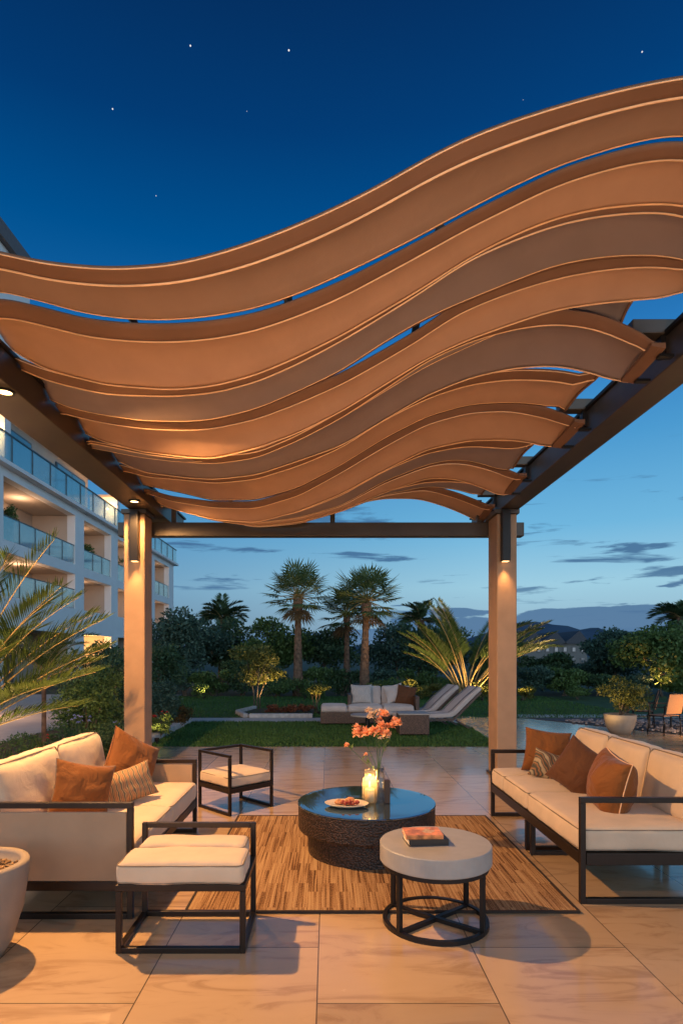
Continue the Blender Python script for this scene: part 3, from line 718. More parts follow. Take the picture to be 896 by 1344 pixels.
S = [
 # name, near trace, far trace, (near DL,DR), (far DL,DR), xR, post near, post far
 ([(0, 332), (50, 344), (100, 350), (150, 353), (224, 348), (280, 335), (336, 317), (392, 295), (448, 270), (504, 241), (560, 208), (616, 180), (672, 159), (728, 141), (784, 125), (840, 112), (896, 101)],
  [(0, 382), (56, 396), (112, 412), (168, 420), (224, 421), (280, 416), (336, 406), (392, 387), (448, 362), (504, 335), (560, 306), (616, 275), (672, 246), (728, 220), (784, 201), (840, 185), (896, 177)],
  (2.6, 2.2), (3.12, 2.54), 2.0, [(1.7, 2.2), (2.02, 2.08)], [(1.75, 2.2), (2.02, 2.08)]),
 ([(0, 392), (56, 405), (112, 420), (168, 426), (224, 427), (280, 423), (336, 413), (392, 394), (448, 371), (504, 342), (560, 312), (616, 281), (672, 254), (728, 226), (784, 207), (840, 192), (896, 185)],
  [(0, 437), (28, 457), (61, 475), (140, 495), (224, 501), (280, 496), (336, 481), (392, 457), (448, 429), (498, 400), (555, 366), (616, 326), (672, 297), (728, 274), (784, 261), (840, 255), (896, 255)],
  (3.18, 2.58), (3.78, 2.84), 2.0, [(1.8, 2.2), (2.02, 2.1)], [(1.9, 2.15), (2.02, 2.08)]),
 ([(0, 460), (28, 473), (56, 484), (112, 498), (140, 503), (224, 506), (280, 501), (336, 486), (392, 461), (448, 431), (498, 402), (555, 366), (616, 322), (672, 296), (728, 275), (784, 263), (840, 258), (896, 259)],
  [(27, 485), (50, 510), (90, 529), (132, 538), (188, 546), (244, 547), (280, 544), (336, 530), (392, 506), (448, 479), (504, 441), (560, 409), (616, 385), (672, 362), (728, 341), (784, 331), (840, 328), (896, 332)],
  (3.84, 2.86), (4.34, 3.1), 2.0, [(2.02, 2.05)], [(2.02, 2.02)]),
 ([(76, 531), (132, 543), (188, 550), (244, 551), (280, 548), (336, 536), (392, 515), (448, 491), (504, 460), (560, 427), (590, 404), (616, 390), (672, 367), (728, 350), (784, 339), (840, 334), (896, 337)],
  [(95, 552), (132, 571), (188, 585), (244, 592), (280, 594), (336, 580), (392, 559), (448, 531), (504, 496), (560, 461), (616, 435), (672, 415), (728, 397), (784, 389), (840, 384), (896, 380)],
  (4.4, 3.12), (4.95, 3.34), 2.0, [(2.02, 2.02)], [(2.02, 2.04)]),
 # purple high strip between 4 and 5 (visible at right only)
 ([(120, 578), (188, 592), (244, 598), (336, 590), (392, 566), (448, 534), (504, 499), (560, 464), (616, 435), (672, 408), (728, 391), (784, 386), (843, 386)],
  [(120, 585), (188, 598), (244, 604), (336, 596), (392, 574), (448, 545), (504, 510), (560, 476), (616, 450), (672, 425), (728, 414), (784, 418), (822, 431)],
  (4.97, 3.36), (5.1, 3.55), 1.78, None, None),
 ([(120, 575), (188, 590), (244, 597), (280, 599), (336, 591), (392, 566), (448, 535), (504, 497), (560, 458), (616, 432), (672, 415), (728, 406), (784, 412), (840, 436), (862, 455)],
  [(140, 592), (188, 613), (244, 620), (280, 622), (336, 616), (392, 597), (448, 577), (504, 543), (560, 510), (616, 487), (672, 474), (728, 470), (784, 481), (812, 494), (828, 500)],
  (5.03, 3.40), (5.7, 3.76), 1.92, None, None),
 ([(159, 610), (188, 618), (244, 621), (280, 624), (336, 618), (392, 600), (448, 577), (504, 540), (560, 512), (616, 493), (672, 485), (728, 486), (760, 492)],
  [(180, 630), (244, 643), (280, 652), (336, 651), (392, 635), (448, 605), (504, 570), (560, 541), (616, 525), (672, 522), (728, 527), (742, 539)],
  (5.75, 3.80), (6.5, 4.42), 1.80, None, None),
 ([(192, 642), (224, 652), (280, 659), (336, 659), (392, 642), (448, 610), (504, 575), (560, 545), (616, 529), (672, 526), (728, 538), (762, 554)],
  [(200, 650), (224, 662), (280, 676), (336, 680), (392, 665), (448, 642), (504, 611), (560, 583), (616, 571), (672, 570), (710, 576), (736, 587)],
  (6.5, 4.47), (7.0, 4.93), 1.92, None, None),
 ([(215, 660), (280, 676), (336, 680), (392, 666), (448, 643), (504, 611), (560, 587), (616, 577), (672, 578)],
  [(215, 662), (280, 678), (336, 682), (392, 675), (448, 659), (504, 627), (560, 605), (588, 599), (616, 600), (663, 614)],
  (7.0, 4.96), (7.18, 5.72), 1.80, None, None),
 ([(218, 661), (280, 678), (336, 683), (392, 676), (448, 660), (504, 628), (560, 606), (588, 600), (616, 601), (650, 610), (683, 624)],
  [(218, 662), (280, 679), (336, 686), (392, 680), (448, 665), (504, 641), (560, 622), (590, 622), (616, 628), (663, 647)],
  (7.2, 5.8), (7.38, 6.3), 1.92, None, None),
 ([(221, 662), (280, 679), (336, 687), (392, 682), (448, 665), (504, 641), (560, 627), (600, 626), (640, 632)],
  [(222, 663), (280, 680), (336, 688), (392, 683), (448, 667), (504, 645), (560, 634), (600, 638), (632, 648)],
  (7.4, 6.34), (7.48, 6.95), 1.80, None, None),
 ([(222, 664), (280, 680), (336, 688), (392, 683), (448, 667), (504, 645), (560, 636), (600, 647), (643, 664)],
  [(224, 666), (280, 681), (336, 692), (392, 688), (448, 668), (476, 659), (504, 654), (543, 654), (560, 657), (588, 666), (616, 678), (630, 687)],
  (7.5, 7.0), (7.65, 7.6), 1.94, None, None)]
def H_edges(s): 
    return edge(s[0], s[2][0], s[2][1], s[4], PRE, s[5]), edge(s[1], s[3][0], s[3][1], s[4], PRE, s[6])
NX = 90; vcs = [0, .06, .12, .17, .2, .3, .45, .6, .75, .84, .9, .96, 1]
def prof(v, si=0):  # small shape across the strip: hem lip, billowed body, turned-up tail
    z = .0
    if v < .17: z = -.030*(v/.17)
    elif v < .9: z = -.030*(1-(v-.17)/.73)+.055*math.sin(PI*(v-.17)/.73)
    else: z = 0
    if 1 <= si < 11: z -= .045*max(0, (v-.6)/.4)**2
    return z
for si, s in enumerate(S):
    fn, ff = H_edges(s); xR = s[4]; mb = MB(); hem = MB(); vs_ = []; rows = []
    x0 = -2.02
    for i in range(NX+1):
        x = x0+(xR-x0)*i/NX; a = Vector(fn(x)); c = Vector(ff(x)); fade = min(1, (xR-x)/.15+.25)
        rows.append([a.lerp(c, v)+Vector((0, 0, prof(v, si)*fade*min(1, (c.y-a.y)/.3)+mnoise.noise(Vector((x*1.7+si*5, v*2.5, si)))*.008*math.sin(PI*v))) for v in vcs])
    nv = len(vcs); T = .010
    def sheet(j0, j1, dst):
        m_ = j1-j0+1; v2 = []
        for rw in rows: v2 += [rw[j] for j in range(j0, j1+1)]
        for rw in rows: v2 += [rw[j]+Vector((0, 0, T)) for j in range(j0, j1+1)]
        o = len(rows)*m_; fs = []
        for i in range(NX):
            for j in range(m_-1):
                q = (i*m_+j, i*m_+j+1, (i+1)*m_+j+1, (i+1)*m_+j); fs.append(q[::1]); fs.append(tuple(o+k_ for k_ in q[::-1]))
            fs.append((i*m_, (i+1)*m_, o+(i+1)*m_, o+i*m_)); fs.append((i*m_+m_-1, o+i*m_+m_-1, o+(i+1)*m_+m_-1, (i+1)*m_+m_-1))
        for i in (0, NX):
            for j in range(m_-1):
                q = (i*m_+j, o+i*m_+j, o+i*m_+j+1, i*m_+j+1); fs.append(q if i == 0 else q[::-1])
        dst.add(v2, fs)
    sheet(0, nv-1, mb)
    cs = mk('canopy_strip', mb, ('canopy_front_shaded', 'canopy', 'canopy_shaded', 'canopy', 'canopy_shaded', 'canopy_shaded', 'canopy', 'canopy', 'canopy_shaded', 'canopy', 'canopy_shaded', 'canopy')[si], pg, smooth=True)
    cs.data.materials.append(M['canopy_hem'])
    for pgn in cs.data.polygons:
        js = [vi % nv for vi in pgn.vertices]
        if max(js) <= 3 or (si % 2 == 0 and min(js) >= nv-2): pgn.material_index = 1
    hm = MB()
    for j, r_ in ((3, .0042), (nv-1, .0048)) if si % 2 else ((0, .003), (3, .005), (nv-2, .003)):
        hm.tube([rw[j]+Vector((0, 0, -.004)) for rw in rows], r_, 6)
    mk('piping', hm, 'canopy_pipe', cs, smooth=True)
    # right end closing hem
    e = MB(); rw = rows[-1]; w_ = Vector((.05, 0, -.004))
    e.tube([p for p in rw], .010, 6); 
    mk('end_hem', e, 'canopy_hem', cs, smooth=True)
    if si in (5, 7, 9, 11):  # boxed end resting on the beam
        a, c = rw[0], rw[-1]
        e2 = MB(); e2.add([a+Vector((-.05, 0, .0)), c+Vector((-.05, 0, .0)), c+Vector((.03, 0, -.012)), a+Vector((.03, 0, -.012)),
                           a+Vector((-.05, 0, .02)), c+Vector((-.05, 0, .02)), c+Vector((.03, 0, .02)), a+Vector((.03, 0, .02))],
                          [(0, 1, 2, 3), (7, 6, 5, 4), (0, 4, 5, 1), (1, 5, 6, 2), (2, 6, 7, 3), (3, 7, 4, 0)])
        mk('end_cap', e2, 'canopy_hem', cs)
        for q_ in (.15, .85):
            bp_ = a.lerp(c, q_); mk('fixing_clip', MB().b(bp_.x+.015, bp_.x+.10, bp_.y-.02, bp_.y+.02, bp_.z-.035, bp_.z-.020), 'black', cs)
# longitudinal carrier rails just above the fabric
def canH(x, y):
    best = None
    for s in S:
        fn, ff = edges_cache[id(s)]
        if x > s[4]: continue
        a, c = fn(x), ff(x)
        if a[1]-.1 <= y <= c[1]+.15:
            t = min(1, max(0, (y-a[1])/(c[1]-a[1]+1e-6))); z = a[2]+(c[2]-a[2])*t; best = z if best is None else max(best, z)
    return best
edges_cache = {id(s): H_edges(s) for s in S}
for x in (-1.02, -.2, .55):
    pts = []
    y = 2.9
    while y < 7.3:
        h_ = canH(x, y)
        if h_ is not None: pts.append(Vector((x, y, h_+.075)))
        y += .12
    sm = [pts[0]]+[(pts[i-1]+pts[i]*2+pts[i+1])/4 for i in range(1, len(pts)-1)]+[pts[-1]]
    mk('carrier_rail', MB().tube(sm, .022, 4), 'black', pg)
for D, xs_ in ((3.55, 1.80), (4.65, 1.80), (6.0, 1.80), (7.15, 1.80)):
    mk('crossbar', MB().b(xs_+.02, 2.24, D, D+.1, EYE+1.925, EYE+2.01), 'beam', pg, bevel=.005)
    mk('bracket', MB().b(2.0, 2.03, D+.02, D+.08, EYE+1.80, EYE+1.924), 'black', pg)

# ------------------------------------------------------------------ furniture
# rug
rg_ = thing('rug', 'brown and tan striped woven rug under the coffee table', 'rug', (.305, 4.33, .004))
mk('weave', MB().b(-1.095, 1.095, -.985, .985, 0, .010), 'rug', rg_)
mb = MB(); mb.b(-1.11, 1.11, -1.0, -.985, 0, .012).b(-1.11, 1.11, .985, 1.0, 0, .012).b(-1.11, -1.095, -.985, .985, 0, .012).b(1.095, 1.11, -.985, .985, 0, .012)
mk('binding', mb, 'rug_edge', rg_)

def side_frame(mb, x0, x1, y, zt, w=.032, floor=True):  # loop in X at given y
    mb.b(x0, x1, y-w/2, y+w/2, zt-w, zt); 
    if floor: mb.b(x0+w, x1-w, y-w/2, y+w/2, 0, w)
    mb.b(x0, x0+w, y-w/2, y+w/2, 0, zt-w); mb.b(x1-w, x1, y-w/2, y+w/2, 0, zt-w)
# right sofa (faces -x). local: origin at front near leg
def right_sofa():
    t = thing('sofa', 'long cream cushioned sofa with open black frame on the right of the rug', 'sofa', (1.47, 3.46, 0))
    Dp = 1.0; fr = MB()
    for yy, zz in ((.016, .62), (1.90, .60)):
        fr = MB(); side_frame(fr, 0, Dp, yy, zz); mk('arm_frame', fr, 'frame', t, bevel=.003)
    m = MB()  # seat rails
    m.b(.002, .034, .034, 1.882, .225, .295); m.b(Dp-.034, Dp-.002, .034, 1.882, .225, .295); m.b(.036, Dp-.036, .002, .03, .225, .295); m.b(.036, Dp-.036, 1.886, 1.914, .225, .295)
    m.b(.036, Dp-.036, .034, 1.88, .27, .29)
    mk('seat_frame', m, 'frame', t, bevel=.003)
    for y in (.86, .97):
        l = MB(); l.b(.0, .034, y-.016, y+.016, 0, .224); l.b(Dp-.034, Dp, y-.016, y+.016, 0, .224); l.b(.036, Dp-.036, y-.016, y+.016, 0, .03)
        mk('leg', l, 'frame', t, bevel=.003)
    b_ = MB(); b_.b(Dp-.03, Dp+.0, .036, 1.88, .52, .56); b_.b(Dp-.03, Dp, .6, .63, .30, .52); b_.b(Dp-.03, Dp, 1.25, 1.28, .30, .52)
    mk('back_frame', b_, 'frame', t, bevel=.003)
    for i, (y0, y1) in enumerate(((.02, .945), (.955, 1.55), (1.56, 1.895))):
        cushion(t, (.42, (y0+y1)/2, .365), (.83, y1-y0, .14), seed=i+1, r=.03, puff=.018)
    for i, (y0, y1) in enumerate(((.06, .66), (.67, 1.27), (1.28, 1.86))):
        o = cushion(t, (.80, (y0+y1)/2, .60), (.40, y1-y0, .17), name='back_cushion', seed=i+11, r=.05, puff=.035, rot=(0, R(-79), 0), zoff=.02)
    return t
right_sofa()
def left_sofa():
    # origin at near front corner (x=-1.05), extends to -x and +y
    t = thing('sofa', 'cream two seat sofa with solid side panels on the left beside the flower bed', 'sofa', (-1.07, 3.26, 0))
    Ln = 1.62; Dp = 1.02; fr = MB()
    for yy, zz in ((.016, .64), (Ln-.016, .60)):
        fr = MB(); side_frame(fr, -Dp, 0, yy, zz)
        if yy < .1: fr.b(-Dp+.034, -.034, .002, .030, .155, .205)
        mk('arm_frame', fr, 'frame', t, bevel=.003)
    p = MB(); p.b(-Dp+.034, -.034, .004, .028, .207, .585); mk('side_panel', p, 'panel', t, bevel=.006)
    p = MB(); p.b(-Dp+.034, -.034, Ln-.028, Ln-.004, .27, .56); mk('side_panel', p, 'panel', t, bevel=.006)
    m = MB(); m.b(-.034, -.002, .034, Ln-.034, .215, .275); m.b(-Dp+.002, -Dp+.034, .034, Ln-.034, .215, .275); m.b(-Dp+.036, -.036, .034, Ln-.034, .25, .27)
    mk('seat_frame', m, 'frame', t, bevel=.003)
    for i, (y0, y1) in enumerate(((.035, .83), (.84, Ln-.035))):
        cushion(t, (-.42, (y0+y1)/2, .345), (.84, y1-y0, .14), seed=i+21, r=.03, puff=.018)
    for i, (y0, y1) in enumerate(((.04, .83), (.84, Ln-.04))):
        cushion(t, (-.82, (y0+y1)/2, .60), (.44, y1-y0, .17), name='back_cushion', seed=i+31, r=.05, puff=.035, rot=(0, R(79), 0), zoff=.02)
    b_ = MB(); b_.b(-Dp, -Dp+.03, .036, Ln-.036, .50, .54); mk('back_frame', b_, 'frame', t, bevel=.003)
    return t
left_sofa()
# foreground bench / ottoman
def bench():
    t = thing('low_stool', 'low cream cushioned stool with black frame and one back rail, in the foreground', 'stool', (-.715, 2.885, 0))
    w = .315; d = .44; m = MB(); q = .028
    for xx in (-w, w-q):
        mk('front_leg', MB().b(xx, xx+q, 0, q, 0, .30), 'frame', t, bevel=.003); mk('rear_post', MB().b(xx, xx+q, d-q, d, 0, .52), 'frame', t, bevel=.003)
    m = MB(); m.b(-w+q, w-q, d-q, d, .52-q, .52); mk('back_rail', m, 'frame', t, bevel=.003)
    m = MB(); m.b(-w, w, 0, q, .302, .335); m.b(-w, -w+q, q, d-q, .302, .335); m.b(w-q, w, q, d-q, .302, .335); m.b(-w+q, w-q, d-q, d, .302, .335); m.b(-w+q, w-q, q, d-q, .31, .325)
    mk('seat_frame', m, 'frame', t, bevel=.003)
    m = MB(); m.b(-w+q, w-q, 0, q, 0, q); m.b(-w, -w+q, q, d-q, 0, q); m.b(w-q, w, q, d-q, 0, q); m.b(-w+q, w-q, d-q, d, 0, q)
    mk('floor_bar', m, 'frame', t, bevel=.003)
    c = cushion(t, (0, .105, .392), (.615, .26, .105), seed=41, r=.028, puff=.012)
    c = cushion(t, (0, .33, .395), (.56, .20, .11), seed=42, r=.028, puff=.012, name='rear_cushion')
bench()
def corner_chair():
    t = thing('armchair', 'small open frame chair with cream seat standing behind the rug at left', 'chair', (-.88, 5.33, 0), R(45))
    s = .51; q = .026; zt = .55
    # local: corner at origin, x axis -> right corner, y axis -> left corner
    for nm, x, y, h in (('leg', 0, 0, zt-q), ('leg', s-q, 0, zt-q), ('leg', 0, s-q, zt-q), ('leg', s-q, s-q, zt-q)):
        mk('leg', MB().b(x, x+q, y, y+q, 0, h), 'frame', t, bevel=.003)
    m = MB(); m.b(0, q, 0, s, zt-q+.001, zt); m.b(q, s, s-q, s, zt-q+.001, zt); m.b(s-q, s, 0, s-q, zt-q+.001, zt)
    mk('arm_rail', m, 'frame', t, bevel=.003)
    m = MB(); m.b(0, q, q, s-q, .20, .245); m.b(s-q, s, q, s-q, .20, .245); m.b(q, s-q, 0, q, .20, .245); m.b(q, s-q, s-q, s, .20, .245); m.b(q, s-q, q, s-q, .225, .24)
    mk('seat_frame', m, 'frame', t, bevel=.003)
    m = MB(); m.b(0, q, q, s-q, 0, q); m.b(s-q, s, q, s-q, 0, q); mk('floor_bar', m, 'frame', t, bevel=.003)
    cushion(t, (s/2, s/2, .298), (s-.02, s-.02, .10), seed=51, r=.022, puff=.012)
corner_chair()
# coffee table
ct = thing('coffee_table', 'large round wicker drum coffee table with glossy blue reflecting glass top', 'coffee table', (.285, 4.4, .0))
mk('upper_drum', MB().lathe([(.44, .185), (.497, .187), (.502, .20), (.502, .352), (.497, .358), (.44, .358)], n=80), 'wicker', ct, smooth=False)
mk('base_drum', MB().lathe([(.43, .016), (.435, .184)], n=80), 'wicker', ct)
mk('glass_top', MB().lathe([(.47, .359), (.505, .360), (.507, .366), (.503, .372), (.47, .373)], n=96), 'blue_glass', ct)
# side table
st_ = thing('side_table', 'round grey topped side table on a black open frame in front of the drum table', 'side table', (.585, 3.24, 0))
mk('tabletop', MB().lathe([(.27, .335), (.296, .336), (.300, .341), (.300, .428), (.296, .433), (.27, .434)], n=72), 'top', st_, smooth=False)
def ring(mb, r, z0, z1, w=.022, n=56): mb.lathe([(r, z0), (r, z1), (r-w, z1), (r-w, z0)], n=n, closed=True)
m = MB(); ring(m, .285, .31, .334); mk('upper_ring', m, 'black', st_)
m = MB(); ring(m, .285, 0, .024); mk('floor_ring', m, 'black', st_)
for a in (-142, -38, 40, 140):
    x, y = .272*math.cos(R(a)), .272*math.sin(R(a)); mk('leg', MB().box((x, y, .167), (.024, .024, .286), rz=R(a)), 'black', st_, bevel=.002)
m = MB(); m.bar((.26*math.cos(R(-142)), .26*math.sin(R(-142)), .013), (.26*math.cos(R(38)), .26*math.sin(R(38)), .013), .024, .022)
m.bar((.26*math.cos(R(-38)), .26*math.sin(R(-38)), .0155), (.26*math.cos(R(142)), .26*math.sin(R(142)), .0155), .024, .022)
mk('cross_bar', m, 'black', st_)
# books
def book(label, loc, rz, w, d, h, cover, group='books stacked on the side table'):
    t = thing('book', label, 'book', loc, rz, group)
    mk('pages', MB().b(-w/2+.004, w/2-.004, -d/2+.002, d/2-.004, .003, h-.003), 'page', t)
    m = MB(); m.b(-w/2, w/2, -d/2, d/2, 0, .003).b(-w/2, w/2, -d/2, d/2, h-.003, h).b(-w/2, w/2, -d/2-.003, -d/2, 0, h)
    mk('cover', m, cover, t); return t
book('thick black book with pale page edges, under another on the side table', (.53, 3.24, .434), R(6), .215, .15, .034, 'book_black')
b2 = book('book with orange picture cover, topmost on the side table', (.515, 3.245, .468), R(2), .20, .145, .022, 'book_orange')
m = MB(); rd = random.Random(5)
for i in range(24):
    a = rd.uniform(0, 6.28); r_ = rd.uniform(.005, .035); m.lathe([(1e-6, 0), (.009, .0004), (1e-6, .0008)], (.03+math.cos(a)*r_, math.sin(a)*r_, .0222+i*.00004), 8)
mk('cover_picture', m, 'petal_w', b2)
# plate of food
zt = .374
pl = thing('plate', 'pale oval plate on the drum table', 'plate', (.135, 4.24, zt), R(-8))
mk('dish', MB().lathe([(.08, 0), (.12, .008), (.155, .022), (.158, .025), (.152, .026), (.115, .013), (1e-6, .010)], n=48, sy=.75), 'plate', pl, smooth=True)
def pastry(label, x, y, z, s, m='food'):
    mb = MB(); mb.lathe([(s*.8, 0), (s, s*.3), (s*.75, s*.75), (s*.3, s), (1e-6, s*1.02)], n=16, sy=.8)
    o = mk('pastry', mb, m, smooth=True); o.location = (x, y, z); tag(o, label, 'food', 'food on the plate'); return o
pastry('browned pastry at the left of the plate', .08, 4.25, zt+.014, .032); pastry('browned pastry in the middle of the plate', .135, 4.23, zt+.014, .034); pastry('taller glazed pastry at the back of the plate', .16, 4.28, zt+.014, .04)
mb = MB(); rd = random.Random(8)
for i in range(26): mb.sphere((.165+rd.uniform(-.07, .05), 4.20+rd.uniform(-.01, .03), zt+.025+rd.uniform(0, .02)), .011, 5)
stuff('berries', mb, 'berry', 'small red berries heaped at the front of the plate', 'berries')
# mirrored tray
o = mk('tray', MB().b(-.12, .12, -.09, .09, 0, .006), 'window'); o.location = (.26, 4.62, zt); tag(o, 'flat dark mirrored tray behind the vase on the drum table', 'tray')
# candle jar
cj = thing('candle_jar', 'squat glass jar with a glowing candle in front of the flower vase', 'candle holder', (.305, 4.33, zt))
mk('jar', MB().lathe([(.045, 0), (.052, .004), (.055, .02), (.055, .15), (.05, .175), (.036, .195), (.036, .23), (.04, .235), (.040, .238), (.033, .238), (.033, .195), (.047, .172), (.052, .15), (.052, .02), (.045, .008), (1e-6, .006)], n=40), 'jar', cj, smooth=True)
c_ = mk('candle', MB().lathe([(.034, .008), (.035, .10), (.028, .105), (1e-6, .10)], n=24), 'wax', cj, smooth=True)
mk('flame', MB().lathe([(1e-6, .11), (.010, .123), (.008, .14), (1e-6, .165)], n=12), 'candle', c_, smooth=True)
light('candle_lamp', 'POINT', (0, 0, .17), 2.0, (1, .5, .15), cj, .015)
# vase
vz = thing('vase', 'clear glass vase of water holding the peach flowers', 'vase', (.375, 4.42, zt))
mk('glass_wall', MB().lathe([(.05, 0), (.06, .004), (.062, .02), (.056, .14), (.04, .20), (.05, .245), (.052, .246), (.046, .244), (.036, .20), (.052, .14), (.058, .02), (.05, .008), (1e-6, .008)], n=40), 'glass', vz, smooth=True)
mk('water', MB().lathe([(1e-6, .009), (.049, .010), (.056, .022), (.051, .13), (1e-6, .131)], n=32), 'water', vz, smooth=True)
# small dark block holder right of the vase
o = mk('dark_votive', MB().b(-.022, .022, -.022, .022, 0, .17), 'brownblk', bevel=.004); o.location = (.43, 4.33, zt); tag(o, 'narrow dark wooden block candle holder right of the vase', 'candle holder')
gb = mk('glass_block', MB().lathe([(.02, 0), (.024, .005), (.024, .19), (.022, .192), (.021, .19), (.021, .008), (1e-6, .008)], n=24), 'glass', smooth=True); gb.location = (.385, 4.30, zt); tag(gb, 'slim clear glass tumbler between the vase and the dark block', 'glass')
# flowers
def stem_flower(label, px, py, D, r, m='petal', n=30, seed=0, cat='flower', base=(.375, 4.42, zt+.03), name='flower', heads=1):
    p = W(px, py, D); t = thing(name, label, cat, base, 0, 'cut flowers in the vase'); q = p-Vector(base)
    mid = Vector((q.x*.25, q.y*.25, q.z*.55)); st = MB()
    mk('stem', st.tube([(0, 0, 0), (q.x*.08, q.y*.08, .2), mid, q], [.003, .003, .0025, .002], 5), 'stem', t)
    mb = MB(); rd = random.Random(seed)
    for i in range(heads):
        off = Vector((rd.uniform(-1, 1), rd.uniform(-1, 1), rd.uniform(-.6, .6)))*(r*1.0 if heads > 1 else 0)
        flower_head(mb, q+off*1.15, r*(1.3 if heads == 1 else .95), seed+i, n)
    mk('petals', mb, m, t)
    lf = MB()
    for i in range(5):
        a = rd.uniform(0, 6.28); s0 = mid.lerp(q, rd.uniform(.1, .9)); e = s0+Vector((math.cos(a)*.05, math.sin(a)*.05, .04)); blade(lf, s0, e, .008, Vector((-math.sin(a), math.cos(a), 0)))
    mk('leaf', lf, 'lf_mid', t); return t
fl = [('peach bloom cluster at the left of the bouquet', 474, 962, 4.4, .045, 'petal', 4), ('tall peach bloom at the top right of the bouquet', 514, 948, 4.45, .042, 'petal', 3), ('broad peach bloom in the middle of the bouquet', 497, 958, 4.35, .048, 'petal', 4),
      ('lone small peach bloom on a long stem bending left', 455, 978, 4.3, .024, 'petal', 1), ('small yellow bloom low on the right of the bouquet', 506, 967, 4.3, .026, 'petal_w', 2), ('pale peach bloom at the very top of the bouquet', 490, 935, 4.5, .036, 'petal_w', 3),
      ('small peach bloom low beside the vase neck', 480, 990, 4.3, .018, 'petal', 1), ('peach bloom at the upper right behind the others', 505, 940, 4.55, .04, 'petal', 3)]
for i, (lb, px, py, D, r_, m_, hd) in enumerate(fl): stem_flower(lb, px, py, D, r_*(1.15 if hd > 1 else 1), m_, 26, i*9, heads=hd*2 if hd > 1 else 1)
# pillows: left sofa
rz_l = R(90)
pillow('pillow', 'large rust orange pillow leaning at the far end of the left sofa', (-1.52, 4.60, .61), (R(-16), R(30), R(52)), .46, .44, .10, 'rust', 1, 'throw pillows', 'rust_dark')
pillow('pillow', 'small wavy striped brown pillow between the two rust ones on the left sofa', (-1.40, 4.16, .54), (R(-18), R(-14), R(34)), .38, .25, .075, 'pat_a', 2, 'throw pillows')
pillow('pillow', 'rust pillow with a dark back seam nearest the camera on the left sofa', (-1.57, 3.80, .575), (R(-14), R(14), R(38)), .38, .38, .10, 'rust', 3, 'throw pillows', 'cream_pipe')
# pillows: right sofa
pillow('pillow', 'square rust pillow at the far end of the right sofa', (1.88, 5.12, .62), (R(-14), R(6), R(-18)), .38, .38, .10, 'rust', 4, 'throw pillows')
pillow('pillow', 'small dark ikat patterned pillow beside the far rust pillow on the right sofa', (1.80, 4.84, .545), (R(-20), R(16), R(-22)), .28, .24, .06, 'pat_b', 5, 'throw pillows')
pillow('pillow', 'dark brown pillow leaning tilted in the middle of the right sofa', (1.87, 4.42, .60), (R(-18), R(28), R(-52)), .38, .38, .095, 'rust_dark', 6, 'throw pillows')
pillow('pillow', 'plump bright rust pillow with pale piping nearest the camera on the right sofa', (1.86, 3.90, .60), (R(-10), R(8), R(-92)), .38, .40, .14, 'rust_orange', 7, 'throw pillows', 'canopy_pipe')

# foreground planter
fp = thing('planter', 'large round cast stone planter cut off by the left edge of the foreground', 'planter', (-1.70, 2.86, 0))
mk('bowl', MB().lathe([(.10, 0), (.13, .0), (.165, .06), (.215, .22), (.238, .38), (.242, .44), (.236, .452), (.205, .452), (.198, .44), (.19, .40), (1e-6, .395)], n=64), 'pot', fp, smooth=True)
mb = MB(); rd = random.Random(4)
for i in range(260):
    a = rd.uniform(0, 6.28); r_ = .185*rd.random()**.5
    mb.box((math.cos(a)*r_, math.sin(a)*r_, .405+rd.uniform(0, .012)), (.022, .012, .006), mtx=Matrix.Rotation(rd.uniform(0, 3), 3, 'Z')@Matrix.Rotation(rd.uniform(-.5, .5), 3, 'X'))
o = mk('mulch', mb, 'pot_soil', fp); o['kind'] = 'stuff'

# far lounge set on the lawn ---------------------------------------------
def P2(px, py): return G(px, py)
fs_ = thing('corner_sofa', 'grey cushioned wicker corner sofa standing on the near lawn', 'sofa', (0.45, 12.0, 0))
m = MB(); m.b(-.60, 1.35, .25, 1.05, .04, .28); mk('base', m, 'wicker_l', fs_, bevel=.01)
for (x0, x1) in ((-.58, -.05), (-.03, .68), (.70, 1.33)): cushion(fs_, ((x0+x1)/2, .60, .34), (x1-x0, .72, .13), 'grey_cush', seed=int(x0*10)+70, pipe=None)
m = MB(); m.b(.0, 1.40, 1.06, 1.14, .04, .60); m.b(-.02, .05, .55, 1.05, .285, .62); m.b(1.36, 1.44, .25, 1.05, .04, .60); mk('back', m, 'wicker_l', fs_, bevel=.01)
for (x0, x1) in ((.07, .70), (.72, 1.34)): cushion(fs_, ((x0+x1)/2, .95, .58), (x1-x0, .40, .14), 'grey_cush', name='back_cushion', seed=80, rot=(R(78), 0, 0), pipe=None)
ft = thing('footstool', 'low grey cushioned wicker footstool at the left end of the corner sofa', 'footstool', G(424, 952))
m = MB(); m.b(0, .52, 0, .6, .04, .25); mk('base', m, 'wicker_l', ft, bevel=.01); cushion(ft, (.26, .3, .30), (.54, .62, .12), 'grey_cush', seed=90, pipe=None)
for x in (.04, .48):
    mk('leg', MB().b(x-.02, x+.02, .04, .08, 0, .04), 'black', ft)
pillow('pillow', 'pale grey branch print pillow at the left of the corner sofa', (.72, 12.72, .62), (R(-14), 0, R(3)), .46, .42, .07, 'pat_grey', 8, 'garden sofa pillows')
pillow('pillow', 'terracotta pillow at the right end of the corner sofa', (1.66, 12.62, .60), (R(-14), R(10), R(-10)), .42, .42, .07, 'rust_dark', 9, 'garden sofa pillows')
pillow('pillow', 'plain grey pillow tucked beside the terracotta one on the corner sofa', (1.42, 12.74, .63), (R(-14), R(-12), R(0)), .40, .40, .07, 'grey_cush', 10, 'garden sofa pillows')
wt = thing('wicker_table', 'brown wicker cube side table in front of the corner sofa', 'side table', G(524, 967))
